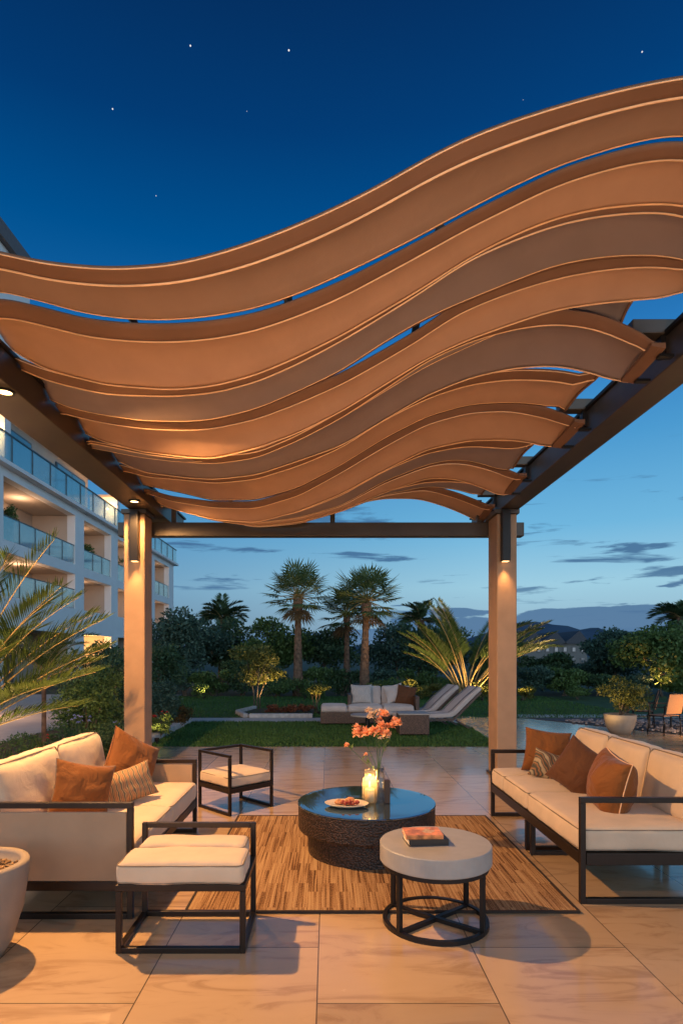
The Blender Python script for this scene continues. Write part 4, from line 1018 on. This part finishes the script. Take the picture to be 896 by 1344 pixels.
m = MB(); m.b(0, .53, 0, .5, .04, .385); mk('body', m, 'wicker_l', wt, bevel=.008)
mk('tabletop', MB().b(-.012, .542, -.012, .512, .387, .41), 'top', wt, bevel=.004)
for x in (.02, .51):
    for y in (.03, .47): mk('leg', MB().b(x-.015, x+.015, y-.015, y+.015, 0, .039), 'black', wt)
# low table with white glass things on corner sofa side
lt = thing('low_table', 'low pale round table with glassware in front of the corner sofa', 'table', (.75, 11.25, 0))
mk('tabletop', MB().lathe([(.3, .30), (.32, .305), (.32, .33), (.3, .335)], n=32), 'top', lt); mk('leg', MB().lathe([(.16, 0), (.05, .02), (.04, .3)], n=20), 'black', lt)
def lounger(label, base, rz):
    t = thing('sun_lounger', label, 'sun lounger', base, rz, 'sun loungers on the lawn')
    # local x: head to +x ; length 1.9
    m = MB()
    for y in (0, .58): m.bar((0, y, .20), (1.05, y, .20), .04, .05); m.bar((1.05, y, .20), (1.62, y, .72), .04, .04)
    m.bar((.02, .03, .2), (.02, .55, .2), .04, .05); mk('frame', m, 'wicker_l', t)
    for x, dx in ((.08, 0), (1.1, .32)):
        for y in (0, .58): mk('leg', MB().bar((x, y, .18), (x+dx, y, .0), .035, .035), 'wicker_l', t)
    pr = [(-.02, .235), (.5, .225), (1.02, .235), (1.12, .28), (1.35, .49), (1.66, .77)]
    up = [(1.62, .84), (1.30, .59), (1.05, .36), (.98, .325), (.5, .30), (-.02, .31)]
    pts = pr+up; n_ = len(pts)
    vs_ = [(p[0], .02, p[1]) for p in pts]+[(p[0], .56, p[1]) for p in pts]
    fs2 = [tuple(range(n_)), tuple(range(n_, 2*n_))[::-1]]+[(i, n_+i, n_+(i+1) % n_, (i+1) % n_) for i in range(n_)]
    o = mk('mattress', MB().add(vs_, fs2), 'grey_cush', t, bevel=.025, seg=3); fixnormals(o)
    st2 = MB()
    for (y0, y1) in ((.10, .13), (.46, .49)):
        n2 = len(up)
        v3 = [(p[0]-.004, y0, p[1]+.006) for p in up]+[(p[0]-.004, y1, p[1]+.006) for p in up]
        st2.add(v3, [(i, n2+i, n2+i+1, i+1) for i in range(n2-1)])
    mk('stripe', st2, 'book_black', t)
    return t
lounger('striped grey sun lounger nearest the camera, right of the wicker cube', (1.42, 11.35, 0), R(12))
lounger('grey sun lounger behind the near one, beside the corner sofa', (1.12, 12.0, 0), R(12))

# ------------------------------------------------------------------ right: far planter, dining set
q = G(813, 963)
fp2 = thing('planter', 'round beige bowl planter with a lit shrub at the edge of the gravel', 'planter', q)
mk('bowl', MB().lathe([(.14, 0), (.17, .0), (.235, .12), (.272, .27), (.28, .36), (.272, .365), (.25, .36), (.245, .32), (1e-6, .31)], n=40), 'pot', fp2, smooth=True)
bush('shrub', 'uplit yellow green shrub growing in the far bowl planter', q.x, q.y, .85, .95, 'lf_olive', 2600, .055, 61, 'shrub', base=.31)
def dining_chair(label, loc, rz):
    t = thing('dining_chair', label, 'chair', loc, rz, 'dining chairs on the gravel'); t.scale = (.78, .78, .78)
    m = MB()
    for x in (-.25, .25):
        m.tube([(x, .0, 0), (x, .02, .25), (x, -.02, .44)], .014, 6); m.tube([(x, -.45, 0), (x, -.42, .25), (x, -.46, .44)], .014, 6)
        m.tube([(x, -.46, .44), (x, -.02, .44), (x, .03, .6), (x, .14, .98)], .014, 6); m.tube([(x, -.42, .44), (x, -.42, .64), (x, .04, .65)], .013, 6)
    m.tube([(-.25, .14, .98), (.25, .14, .98)], .014, 6); m.tube([(-.25, -.44, .2), (.25, -.44, .2)], .01, 6); m.tube([(-.25, 0, .2), (.25, 0, .2)], .01, 6)
    mk('frame', m, 'black', t, smooth=True)
    mk('seat', MB().box((0, -.23, .452), (.48, .42, .014)), 'sling', t)
    mk('backrest', MB().bar((0, .035, .5), (0, .137, .96), .47, .012), 'sling', t)
dining_chair('woven sling chair with its back lit, at the right edge of the gravel', (6.22, 10.75, 0), R(200))
dining_chair('dark sling chair turned sideways beyond the lit chair', (6.42, 11.75, 0), R(245))
dt = thing('dining_table', 'dark metal dining table cut off at the right edge', 'table', (7.2, 11.2, 0)); dt.scale = (.8, .8, .8)
mk('tabletop', MB().lathe([(.68, .72), (.7, .725), (.7, .74), (.68, .745)], n=40), 'top', dt)
for a in range(4): mk('leg', MB().tube([(.5*math.cos(a*PI/2+.7), .5*math.sin(a*PI/2+.7), 0), (.25*math.cos(a*PI/2+.7), .25*math.sin(a*PI/2+.7), .4), (.5*math.cos(a*PI/2+.7), .5*math.sin(a*PI/2+.7), .72)], .016, 6), 'black', dt)
fn_ = thing('low_railing', 'thin black metal railing between the bowl planter and the dining chairs', 'railing', (5.85, 11.6, 0))
m = MB()
for i in range(6): m.b(i*.42-.012, i*.42+.012, -.012, .012, 0, .52)
m.b(-.02, 2.15, -.012, .012, .5, .525); m.b(-.02, 2.15, -.012, .012, .25, .27); mk('rails', m, 'black', fn_)

# ------------------------------------------------------------------ garden lamps
def uplight(label, x, y, e, tilt=(0, 0), col=(1, .62, .22), spot=100, z=.12):
    t = thing('garden_uplight', label, 'garden lamp', (x, y, 0), 0, 'garden spotlights')
    mk('housing', MB().lathe([(.012, 0), (.012, .04), (.035, .045), (.04, .10), (.034, .10), (.030, .08)], n=16), 'black', t)
    mk('lens', MB().lathe([(1e-6, .085), (.03, .086)], n=16), 'lens_dim', t)
    light('uplight_lamp', 'SPOT', (0, 0, z), e, col, t, .03, R(spot), .8, (R(180)+tilt[0], tilt[1], 0))
def up(label, px, py, e, dx=0, dy=0, spot=110, col=(1, .62, .22)):
    g = G(px, py); uplight(label, g.x, g.y, e, (R(dy), R(dx)), col, spot)

# ------------------------------------------------------------------ trees beyond the lawn
far = [
 # px, width px, top y, D, material, n, label
 (232, 110, 798, 23.5, 'lf_blue', 5200, 'wide dense dark tree right beside the white apartment building'),
 (300, 80, 808, 25.5, 'lf_dark', 3400, 'dark rounded tree left of the first fan palm, under the feather palm'),
 (352, 95, 806, 24.5, 'lf_mid', 4200, 'bushy green tree just left of the tallest fan palm trunk'),
 (426, 90, 812, 26, 'lf_dark', 3600, 'dark tree filling the gap between the fan palms'),
 (520, 90, 812, 27, 'lf_blue', 3600, 'blue green tree right of the second fan palm'),
 (572, 100, 806, 27, 'lf_dark', 3800, 'dark tree rising behind the uplit clump palm'),
 (648, 90, 822, 25, 'lf_dark', 3400, 'dark tree hidden mostly by the right pergola column'),
 (712, 80, 856, 24, 'lf_dark', 3200, 'low dark round tree in front of the distant house'),
 (772, 60, 862, 25, 'lf_blue', 2400, 'low blue green tree right of the distant house'),
 (806, 90, 815, 24, 'lf_blue', 4200, 'tall leafy tree behind the bowl planter'),
 (868, 110, 810, 21, 'lf_mid', 5200, 'broad spreading tree above the dining chairs'),
 (925, 90, 812, 22, 'lf_dark', 3000, 'dark tree cut off by the right edge of the picture'),
]
for i, (px, wp, ty, D, m_, n_, lb) in enumerate(far):
    h = EYE+(HY-ty)*D/F; tree('tree', lb, (px-CX)*D/F, D, h, wp*D/F*1.15, m_, int(n_*1.9), .15, 200+i, trunk=.12, k=24, group='trees beyond the far lawn')
# hedge shrubs in front of the trees
hed = [(205, 872, 21.5, 70), (243, 870, 21.3, 60), (280, 872, 21.2, 60), (318, 868, 21.4, 60), (365, 872, 21.4, 55), (412, 870, 21.6, 60), (450, 872, 21.4, 55), (500, 873, 21.5, 60), (548, 872, 21.4, 60), (640, 868, 21.4, 60), (692, 870, 21.3, 70), (740, 872, 21.2, 60), (785, 880, 21.2, 60), (835, 882, 21.2, 60), (885, 880, 21.2, 60), (930, 876, 21.2, 60)]
pos = ['first from the left', 'second from the left', 'third from the left', 'fourth from the left', 'left of the tallest palm trunk', 'between the two big palm trunks', 'left of the second palm trunk', 'behind the corner sofa', 'left of the clump palm', 'behind the right column', 'just right of the right column', 'below the distant house', 'left of the bowl planter', 'behind the bowl planter', 'behind the dining chairs', 'last at the right edge']
for i, (px, ty, D, wp) in enumerate(hed):
    h = EYE+(HY-ty)*D/F
    bush('hedge_shrub', 'dark leafy hedge shrub, '+pos[i], (px-CX)*D/F, D, h, wp*D/F*1.1, ('lf_dark', 'lf_blue', 'lf_mid')[i % 3], 2600, .11, 300+i, 'shrub', 'hedge shrubs along the far lawn', dp=.6)
# uplit low bushes
lit = [(487, 897, 18.5, 42, 'lf_olive', 'small uplit bush behind the left of the corner sofa'), (537, 893, 19, 46, 'lf_olive', 'brightly uplit bush behind the corner sofa backrest'), (566, 900, 19.6, 36, 'lf_olive', 'small uplit bush left of the clump palm base'),
       (632, 893, 19, 34, 'lf_olive', 'uplit bush left of the right column'), (688, 893, 19, 34, 'lf_olive', 'uplit twiggy bush right of the right column'), (757, 898, 19.5, 40, 'lf_mid', 'low green bush between column and bowl planter'), (262, 897, 20, 40, 'lf_mid', 'low bush with a lamp on the lawn edge at left'),
       (420, 898, 19.8, 40, 'lf_mid', 'low bush between the tallest palm and the sofa')]
for i, (px, ty, D, wp, m_, lb) in enumerate(lit):
    h = EYE+(HY-ty)*D/F; bush('bush', lb, (px-CX)*D/F, D, max(.5, h), wp*D/F, m_, 1800, .075, 400+i, dp=.7)
# low growth between
for i, (px, D, lb) in enumerate(((395, 20.5, 'mid green plants at the foot of the tallest palm'), (520, 20.3, 'low leafy plants behind the sofa'), (600, 20, 'low plants round the clump palm base'), (360, 20.6, 'low plants left of the tallest palm foot'))):
    bush('low_plants', lb, (px-CX)*D/F, D, .7, 1.6, 'lf_mid', 1500, .08, 450+i, 'plants')
# fan palms
fan_palm('tallest fan palm with rough reddish trunk in the middle left', (391-CX)*21.0/F, 21.0, EYE+(HY-738)*21.0/F, 1, 1.5, .15)
fan_palm('second fan palm with a full crown behind the corner sofa', (478-CX)*20.5/F, 20.5, EYE+(HY-742)*20.5/F, 2, 1.5, .15, lean=.08)
fan_palm('smaller fan palm tucked left behind the second one', (455-CX)*23/F, 23, EYE+(HY-770)*23/F, 3, 1.35, .12, 32)
feather_palm('feather_palm', 'dark feather palm silhouette beyond the trees at left', W(291, 812, 29), 26, 1.25, 'lf_dark', 9, (0, 85), None, .55, 1.1, 22, .15, .02, .035, 'palm tree')
feather_palm('feather_palm', 'dark feather palm silhouette beyond the trees left of the clump palm', W(552, 815, 31), 22, 1.3, 'lf_dark', 10, (0, 85), None, .55, 1.2, 22, .15, .02, .035, 'palm tree')
feather_palm('feather_palm', 'dark feather palm at the far right edge of the picture', W(893, 812, 23), 26, 1.05, 'lf_dark', 11, (-5, 80), None, .5, 1.3, 24, .14, .02, .03, 'palm tree')
# clump palm
g = G(600, 916)
t = thing('clump_palm', 'tall clump palm with many bare arching canes lit from below', 'palm', (g.x, g.y-1.2, 0)); l, r_ = MB(), MB(); rd = random.Random(21)
for i in range(24):
    a = R(180) if i % 2 else 0; a += rd.uniform(-.9, .9); e = rd.uniform(50, 88); ln = rd.uniform(2.5, 3.7)
    frond(l, r_, (rd.uniform(-.15, .15), rd.uniform(-.12, .12), .02), (math.cos(a), math.sin(a)*.8, 0), ln, R(e), rd.uniform(.45, 1.2), 46, .46, 2100+i, .026, .019, .42, .5)
mk('fronds', l, 'lf_palm', t); mk('leaf_stalks', r_, 'cane', t)
# small ornamental tree in the lawn bed
g = G(338, 930)
tree('small_tree', 'small open multi stemmed tree with yellow lit leaves in the lawn bed', g.x, g.y, 1.95, 2.0, 'lf_olive', 3200, .085, 501, trunk=.35, k=16, stems=3, lean=.15, cat='tree')
g = G(414, 936)
tree('topiary_shrub', 'little round headed shrub on thin lit stems left of the footstool', g.x, g.y, .80, .75, 'lf_olive', 1300, .05, 502, trunk=.5, k=9, stems=3, cat='shrub')
for i, (px, lb) in enumerate(((355, 'dark red leafed plants at the left of the lawn bed'), (378, 'dark red leafed plants in the middle of the lawn bed'), (400, 'dark red leafed plants at the right of the lawn bed'))):
    g = G(px, 937); bush('red_plants', lb, g.x, g.y+.1, .24, .55, 'lf_red', 500, .06, 510+i, 'plants', 'red plants in the lawn bed')

# left bed planting ---------------------------------------------------
P_ = [('dense_shrub', 'large dense dark green shrub left of the left pergola column', W(118, 0, 9.0).x, 9.0, 1.32, 1.15, 'lf_mid', 9000, .05, 601),
      ('dense_shrub', 'tall dark shrub just right of the left pergola column', W(214, 0, 13.2).x, 13.2, 1.9, 1.0, 'lf_dark', 4200, .075, 602),
      ('dense_shrub', 'medium shrub below the tall one behind the left column', W(216, 0, 11.8).x, 11.8, 1.0, .8, 'lf_blue', 3200, .06, 603),
      ('dense_shrub', 'low shrub behind the left sofa next to the big palm', W(20, 0, 5.6).x, 5.6, .62, 1.1, 'lf_mid', 5200, .04, 604),
      ('dense_shrub', 'small low shrub in front of the large one near the sofa corner', W(70, 0, 6.5).x, 6.5, .55, .9, 'lf_mid', 4200, .04, 605),
      ('dense_shrub', 'olive green shrub at the foot of the left column', W(140, 0, 7.6).x, 7.6, .62, .7, 'lf_dark', 3000, .045, 606),
      ('dense_shrub', 'tall hedge shrub between the left palm and the terrace', W(122, 0, 15).x, 15, 2.0, 1.9, 'lf_dark', 6000, .09, 607),
      ('dense_shrub', 'dark shrub half hidden behind the left column', W(168, 0, 12).x, 12, 1.7, 1.3, 'lf_dark', 4200, .08, 608)]
for nm, lb, x, y, h, w, m_, n_, sz, sd in P_: bush(nm, lb, x, y, h, w, m_, n_, sz, sd, 'shrub', k=18)
tuft('grassy_plant', 'spiky grass like plant behind the back of the left sofa', W(118, 0, 7.0).x, 7.0, .62, 260, 'lf_palm', 3, w=.006, spread=1.1)
tuft('grassy_plant', 'second smaller spiky plant beside the low shrub at left', W(52, 0, 7.6).x, 7.6, .45, 160, 'lf_palm', 4, w=.006, spread=1.1)
def blossoms(label, px, py, D, r, m, k, seed, name='flowering_plant', lm='lf_mid'):
    p = W(px, py, D); t = thing(name, label, 'flowers', (p.x, D, 0)); mb = MB(); rd = random.Random(seed); st = MB()
    for i in range(k):
        c = Vector((rd.uniform(-1, 1)*r*2.2, rd.uniform(-1, 1)*r*1.5, p.z+rd.uniform(-1, 1)*r*1.2)); flower_head(mb, c, r*.55, seed+i, 14); st.tube([(0, 0, 0), c], .003, 4)
    mk('petals', mb, m, t); mk('stem', st, 'stem', t)
blossoms('single red bloom in the bed behind the left sofa', 68, 968, 5.9, .035, 'petal_red', 2, 1)
blossoms('pale blue flower spikes under the large left shrub', 105, 942, 7.8, .05, 'petal_blue', 12, 2)
blossoms('small violet blooms beside the left column', 155, 947, 7.4, .03, 'petal_blue', 4, 3)
blossoms('red and orange blooms right of the left column near the kerb', 210, 938, 10.5, .06, 'petal_red', 9, 4)
bush('orange_plants', 'orange tinted leafy plants inside the kerb right of the left column', W(228, 0, 11.9).x, 12.0, .55, .8, 'lf_autumn', 2200, .05, 620, 'plants')
bush('orange_plants', 'mixed green leafy plants at the near end of the kerb beside the left column', W(209, 0, 10.3).x, 10.3, .42, .55, 'lf_mid', 1800, .045, 621, 'plants')
# ground cover in the left bed
cl = []
rd = random.Random(12)
for i in range(90):
    y = rd.uniform(3, 13); x = rd.uniform(-5.0, -3.35) if y < 9 else rd.uniform(-5.2, -3.3)
    cl.append((Vector((x, y, .06)), (.25, .25, .10)))
stuff('ground_cover', leaves(cl, 16000, .05, 77), 'lf_mid', 'low leafy ground cover filling the left flower bed', 'ground cover')
# big left palm
lp = thing('big_palm', 'large arching feather palm at the left edge in front of the apartments', 'palm', (-3.35, 5.2, 0))
l, r_ = MB(), MB(); c0 = Vector((.0, 0, .62))
# (azimuth deg in plan, rise deg, length, droop)
FR = [(4, 52, 1.8, .5), (0, 38, 1.5, .45), (8, 44, 1.65, .45), (-18, 40, 1.3, .55), (20, 58, 1.75, .55), (-5, 66, 1.8, .55), (26, 46, 1.5, .6), (-34, 60, 1.4, .8), (12, 74, 2.1, .4), (30, 66, 1.8, .6), (-45, 66, 1.4, .9), (70, 68, 1.6, .9), (105, 72, 1.7, .9), (150, 62, 1.6, 1.0), (190, 65, 1.5, 1.2), (55, 82, 1.9, .4), (-20, 78, 1.8, .5), (230, 60, 1.4, 1.1), (-14, 64, 1.75, .6), (6, 28, 1.2, .4)]
for i, (a, e, ln, dr) in enumerate(FR): frond(l, r_, c0, (math.cos(R(a)), math.sin(R(a)), 0), ln, R(e), dr, 72, .36, 900+i, .011, .007, .14, .5)
mk('fronds', l, 'lf_palm', lp); mk('leaf_stalks', r_, 'cane', lp)
mk('trunk', MB().tube([(0, 0, 0), (0, 0, .4), (0, 0, .8)], [.12, .10, .09], 12), 'palm_bark', lp)
feather_palm('young_palm', 'slender young palm with bare dark stems on the terrace behind the big palm', (W(58, 0, 9.8).x, 9.8, 1.15), 12, 1.1, 'lf_palm', 33, (20, 75), None, .3, 1.3, 30, .035, .01, .009, 'palm')

# lamps in the garden
g = G(600, 916); uplight('garden spotlight under the clump palm', g.x-.1, g.y-1.8, 180, (R(8), 0), (1, .62, .22), 110)
up('garden spotlight beneath the small tree in the lawn bed', 352, 930, 150, 0, 10, 120)
up('garden spotlight behind the corner sofa', 535, 922, 260, 0, -10, 140)
up('garden spotlight at the topiary shrub', 418, 939, 45, 0, -15, 130)
up('garden spotlight at the lawn edge on the left', 268, 918, 90, 0, 0, 150)
up('garden spotlight right of the right column', 684, 921, 220, 0, 0, 140)
up('garden spotlight at the foot of the tallest palm', 400, 919, 300, 8, 8, 60)
up('garden spotlight at the foot of the second palm', 486, 921, 260, 8, 8, 60)
up('garden spotlight below the spreading tree on the right', 862, 915, 150, 0, 0, 110, (1, .5, .18))
up('garden spotlight hidden left of the uplit column bush', 632, 921, 180, 0, 0, 130)
g = G(806, 968); uplight('garden spotlight in front of the bowl planter', g.x-.30, g.y-.15, 70, (R(-25), R(0)), spot=150, z=.14)
uplight('garden spotlight under the big left palm', -2.85, 4.9, 80, (0, 0), spot=150)
uplight('garden spotlight in the left bed near the large shrub', W(90, 0, 8.0).x, 8.0, 26, (0, 0), spot=150)
bl = thing('bollard_lamp', 'small bollard lamp lighting the terrace beside the apartments', 'lamp', (-8.2, 13.5, 0))
mk('post', MB().lathe([(.05, 0), (.05, .7)], n=16), 'black', bl); mk('shade', MB().lathe([(.05, .701), (.05, .80)], n=16), 'lens', bl); mk('cap', MB().lathe([(.06, .801), (.06, .83)], n=16), 'black', bl)
light('bollard_light', 'POINT', (.12, -.12, .78), 160, (1, .5, .25), bl, .06)
uplight('added fill spotlight in the flower bed just right of the left column', W(206, 0, 9.7).x, 9.7, 60, (R(-20), 0), spot=150)  # extra lamp added to brighten the dark shrubs here
# table lantern by the dining set
ln_ = thing('table_lantern', 'small glowing lantern on the ground just right of the lit dining chair', 'lantern', (6.62, 10.30, .0))
mk('shade', MB().lathe([(.06, 0), (.07, .01), (.07, .18), (.06, .19)], n=16), 'lens_dim', ln_); mk('handle', MB().tube([(-.05, 0, .19), (0, 0, .27), (.05, 0, .19)], .005, 5), 'black', ln_)
light('lantern_lamp', 'POINT', (0, 0, .42), 24, WARM, ln_, .05)

# ------------------------------------------------------------------ apartment building
ap = thing('apartment_building', 'white modern apartment building with glass balconies along the left', 'building', (-14, 8, 0))
AX = 0  # local facade plane x=0, y local = world-8
openY = [(10.2-8, 16.5-8), (17.7-8, 24.5-8), (25.7-8, 33.0-8), (34.2-8, 38.5-8), (39.7-8, 42.9-8), (44.0-8, 47.0-8), (48.2-8, 52.5-8)]
Y0, Y1 = 0, 46
fl_ = [(0, 2.65), (4.03, 5.95), (6.48, 9.22)]
bands = [(2.65, 4.03), (5.95, 6.48), (9.22, 9.62)]
w = MB()
for z0, z1 in bands: w.b(-.45, 0, Y0, Y1, z0, z1)
prev = Y0
for (a, b_) in openY+[(Y1, Y1)]:
    for z0, z1 in fl_: w.b(-.45, -.003, prev, a, z0, z1)
    prev = b_
w.b(-.45, 0, Y1-.6 if False else Y1, Y1+.02, 0, 9.62)
w.b(-12, -.45, Y1-.3, Y1, 0, 9.62)
w.b(-12, .35, Y0-.2, Y1+.5, 9.622, 9.80)
mk('wall', w, 'white', ap)
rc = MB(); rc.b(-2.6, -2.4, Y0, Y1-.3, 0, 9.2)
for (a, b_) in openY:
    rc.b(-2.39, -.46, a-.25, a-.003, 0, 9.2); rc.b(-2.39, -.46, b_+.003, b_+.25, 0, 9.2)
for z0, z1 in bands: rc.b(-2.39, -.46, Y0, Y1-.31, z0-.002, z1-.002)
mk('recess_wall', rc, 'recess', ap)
for fi, (z0, z1) in enumerate(fl_):
    for oi, (a, b_) in enumerate(openY):
        wd_ = (b_-a)
        f = mk('window', MB().b(-2.39, -2.33, a+.18*wd_, a+.72*wd_, z0+.05, min(z1-.3, z0+2.3)), 'rail', ap)
        n_ = 2; pw = .54*wd_/n_
        if (fi+oi) % 3 != 1:
            cb = MB(); cw = .2*wd_
            for q_ in range(10): cb.lathe([(cw/20, z0+.06), (cw/20, min(z1-.35, z0+2.25))], (-2.25, a+.14*wd_+q_*cw/10, 0), 8)
            mk('curtain', cb, 'curtain', ap, smooth=True)
        for k in range(n_): mk('pane', MB().b(-2.329, -2.31, a+.18*wd_+k*pw+.06, a+.18*wd_+(k+1)*pw-.06, z0+.13, min(z1-.38, z0+2.22)), 'window', f)
        if fi > 1 or (fi == 1 and oi < 3):
            g_ = mk('balustrade', MB().b(-.08, -.06, a+.02, b_-.02, z0+.02, z0+1.05), 'balglass', ap)
            rl = MB(); rl.b(-.10, -.04, a, b_, z0+1.052, z0+1.09); k = 0
            nn = max(2, int(wd_/1.3))
            for k in range(1, nn): rl.b(-.095, -.045, a+wd_*k/nn-.015, a+wd_*k/nn+.015, z0, z0+1.05)
            mk('handrail', rl, 'rail', g_)
# roof terrace rail
g_ = mk('balustrade', MB().b(.18, .20, Y0, Y1+.3, 9.84, 11.0), 'balglass', ap)
rl = MB(); rl.b(.15, .23, Y0, Y1+.3, 11.0, 11.06)
for k in range(26): rl.b(.16, .22, k*1.8, k*1.8+.05, 9.8, 11.0)
mk('handrail', rl, 'rail', g_)
# penthouse
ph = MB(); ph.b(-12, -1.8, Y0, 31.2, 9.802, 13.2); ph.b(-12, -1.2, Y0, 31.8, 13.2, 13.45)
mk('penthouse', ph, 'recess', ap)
for k, (a, b_) in enumerate(((3, 8), (9, 14), (15, 18.6), (19.2, 23.6), (26.5, 30.6))):
    f = mk('window', MB().b(-1.80, -1.72, a, b_, 9.95, 12.7), 'rail', ap); mid = (a+b_)/2
    mk('pane', MB().b(-1.719, -1.70, a+.1, mid-.05, 10.05, 12.6), 'window', f); mk('pane', MB().b(-1.719, -1.70, mid+.05, b_-.1, 10.05, 12.6), 'window', f)
for y in (17.6, 31.3):
    fnn = mk('terrace_wall', MB().b(-1.7, .1, y, y+.5, 9.802, 11.9), 'white', ap); mk('coping', MB().b(-1.75, .2, y-.1, y+.6, 11.902, 12.05), 'recess', fnn)
    light('terrace_lamp', 'POINT', (-.3, y-.5, 11.0), 140, WARM, ap, .1)
# upper storeys with eaves near the camera side
uw = MB(); uw.b(-9, -.02, Y0-4, 20.0, 13.46, 19.2); mk('upper_wall', uw, 'white', ap)
rf = MB(); rf.b(-10, .25, Y0-5, 20.4, 19.202, 19.55); rf.b(-9.8, .1, Y0-4.8, 20.2, 19.552, 20.1); mk('roof', rf, 'eave', ap)
# lit ground floor room
light('room_lamp', 'POINT', (-1.2, 28.3, 1.9), 420, (1, .55, .2), ap, .1)
light('room_lamp', 'POINT', (-1.2, 14.0, 1.9), 160, (1, .55, .2), ap, .1)
for (a, b_) in openY:
    for z in (8.7, 5.5): light('balcony_lamp', 'POINT', (-1.2, (a+b_)/2, z), 60 if b_-a > 5 else 26, (1, .62, .38), ap, .12)
# potted plants on balconies
for i, (y, z, lb) in enumerate(((27.0, 6.5, 'potted shrub on the upper balcony at the left edge'), (36.0, 6.5, 'potted shrub on the second upper balcony'), (41.2, 6.5, 'potted shrub on the narrow upper balcony left of the column'))):
    t = thing('potted_plant', lb, 'plant', (-14.7, y, z)); mk('pot', MB().lathe([(.22, 0), (.3, .55), (.26, .55), (.25, .5)], n=20), 'eave', t)
    mk('foliage', leaves(clumps_in((0, 0, 1.25), (.7, .7, .75), 12, 700+i), 900, .14, 700+i), 'lf_mid', t)

# ------------------------------------------------------------------ distance
def hill(name, pts, D, dep=120):
    mb = MB(); n = len(pts); vs_ = []
    for r_ in range(7):
        k = r_/6
        for i, (px, py) in enumerate(pts):
            p = W(px, py, D); hz = max(0, p.z)*math.sin(PI*(.5*k+.0) if k <= 1 else 0)
            vs_.append((p.x+mnoise.noise(Vector((i*.7, r_, 0)))*4, D-dep+dep*k, -1+(p.z+1)*math.sin(PI/2*k)+(mnoise.noise(Vector((i*.9, r_*1.3, 3)))*3 if 0 < k < 1 else 0)))
    fs2 = [(r_*n+i, r_*n+i+1, (r_+1)*n+i+1, (r_+1)*n+i) for r_ in range(6) for i in range(n-1)]
    mb.add(vs_, fs2); vb = [(W(px, py, D).x, D+dep, -1) for px, py in pts]; o = len(mb.v)
    mb.v += vb; mb.f += [(6*n+i, 6*n+i+1, o+i+1, o+i) for i in range(n-1)]
    return struct(name, mb, 'hill', smooth=True)
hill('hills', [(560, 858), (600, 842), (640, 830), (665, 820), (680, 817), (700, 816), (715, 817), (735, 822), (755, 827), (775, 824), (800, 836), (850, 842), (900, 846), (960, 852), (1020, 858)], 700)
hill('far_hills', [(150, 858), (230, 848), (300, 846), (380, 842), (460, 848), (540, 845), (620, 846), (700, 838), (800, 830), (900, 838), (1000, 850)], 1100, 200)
hs = thing('distant_house', 'distant grey house with steep dark gabled roofs beyond the trees', 'house', (W(727, 0, 80).x, 80, 0))
def hz(py): return EYE+(HY-py)*80/F
def hx(px): return (px-727)*80/F
mk('wall', MB().b(hx(686), hx(770), 0, 7, 0, hz(843)), 'hwall', hs)
rfm = MB()
for a, b_, t_ in ((684, 712, 829), (708, 742, 829), (738, 773, 828)):
    x0, x1 = hx(a), hx(b_); e, r_ = hz(845), hz(t_)
    rfm.add([(x0, -.4, e), (x1, -.4, e), ((x0+x1)/2+.3, -.4, r_), (x0, 7.4, e), (x1, 7.4, e), ((x0+x1)/2+.3, 7.4, r_)], [(0, 1, 2), (5, 4, 3), (0, 2, 5, 3), (1, 4, 5, 2), (0, 3, 4, 1)])
mk('roof', rfm, 'hroof', hs)
for r_, zz in ((0, 852), (1, 866)):
    for k in range(7):
        px = 692+k*11.5
        f = mk('window', MB().b(hx(px), hx(px+5.5), -.08, -.005, hz(zz+4), hz(zz-3)), 'hwall', hs); mk('pane', MB().b(hx(px)+.1, hx(px+5.5)-.1, -.11, -.081, hz(zz+4)+.1, hz(zz-3)-.1), 'window', f)
mk('cornice', MB().b(hx(685), hx(771), -.25, -.002, hz(846), hz(844)), 'hwall', hs)
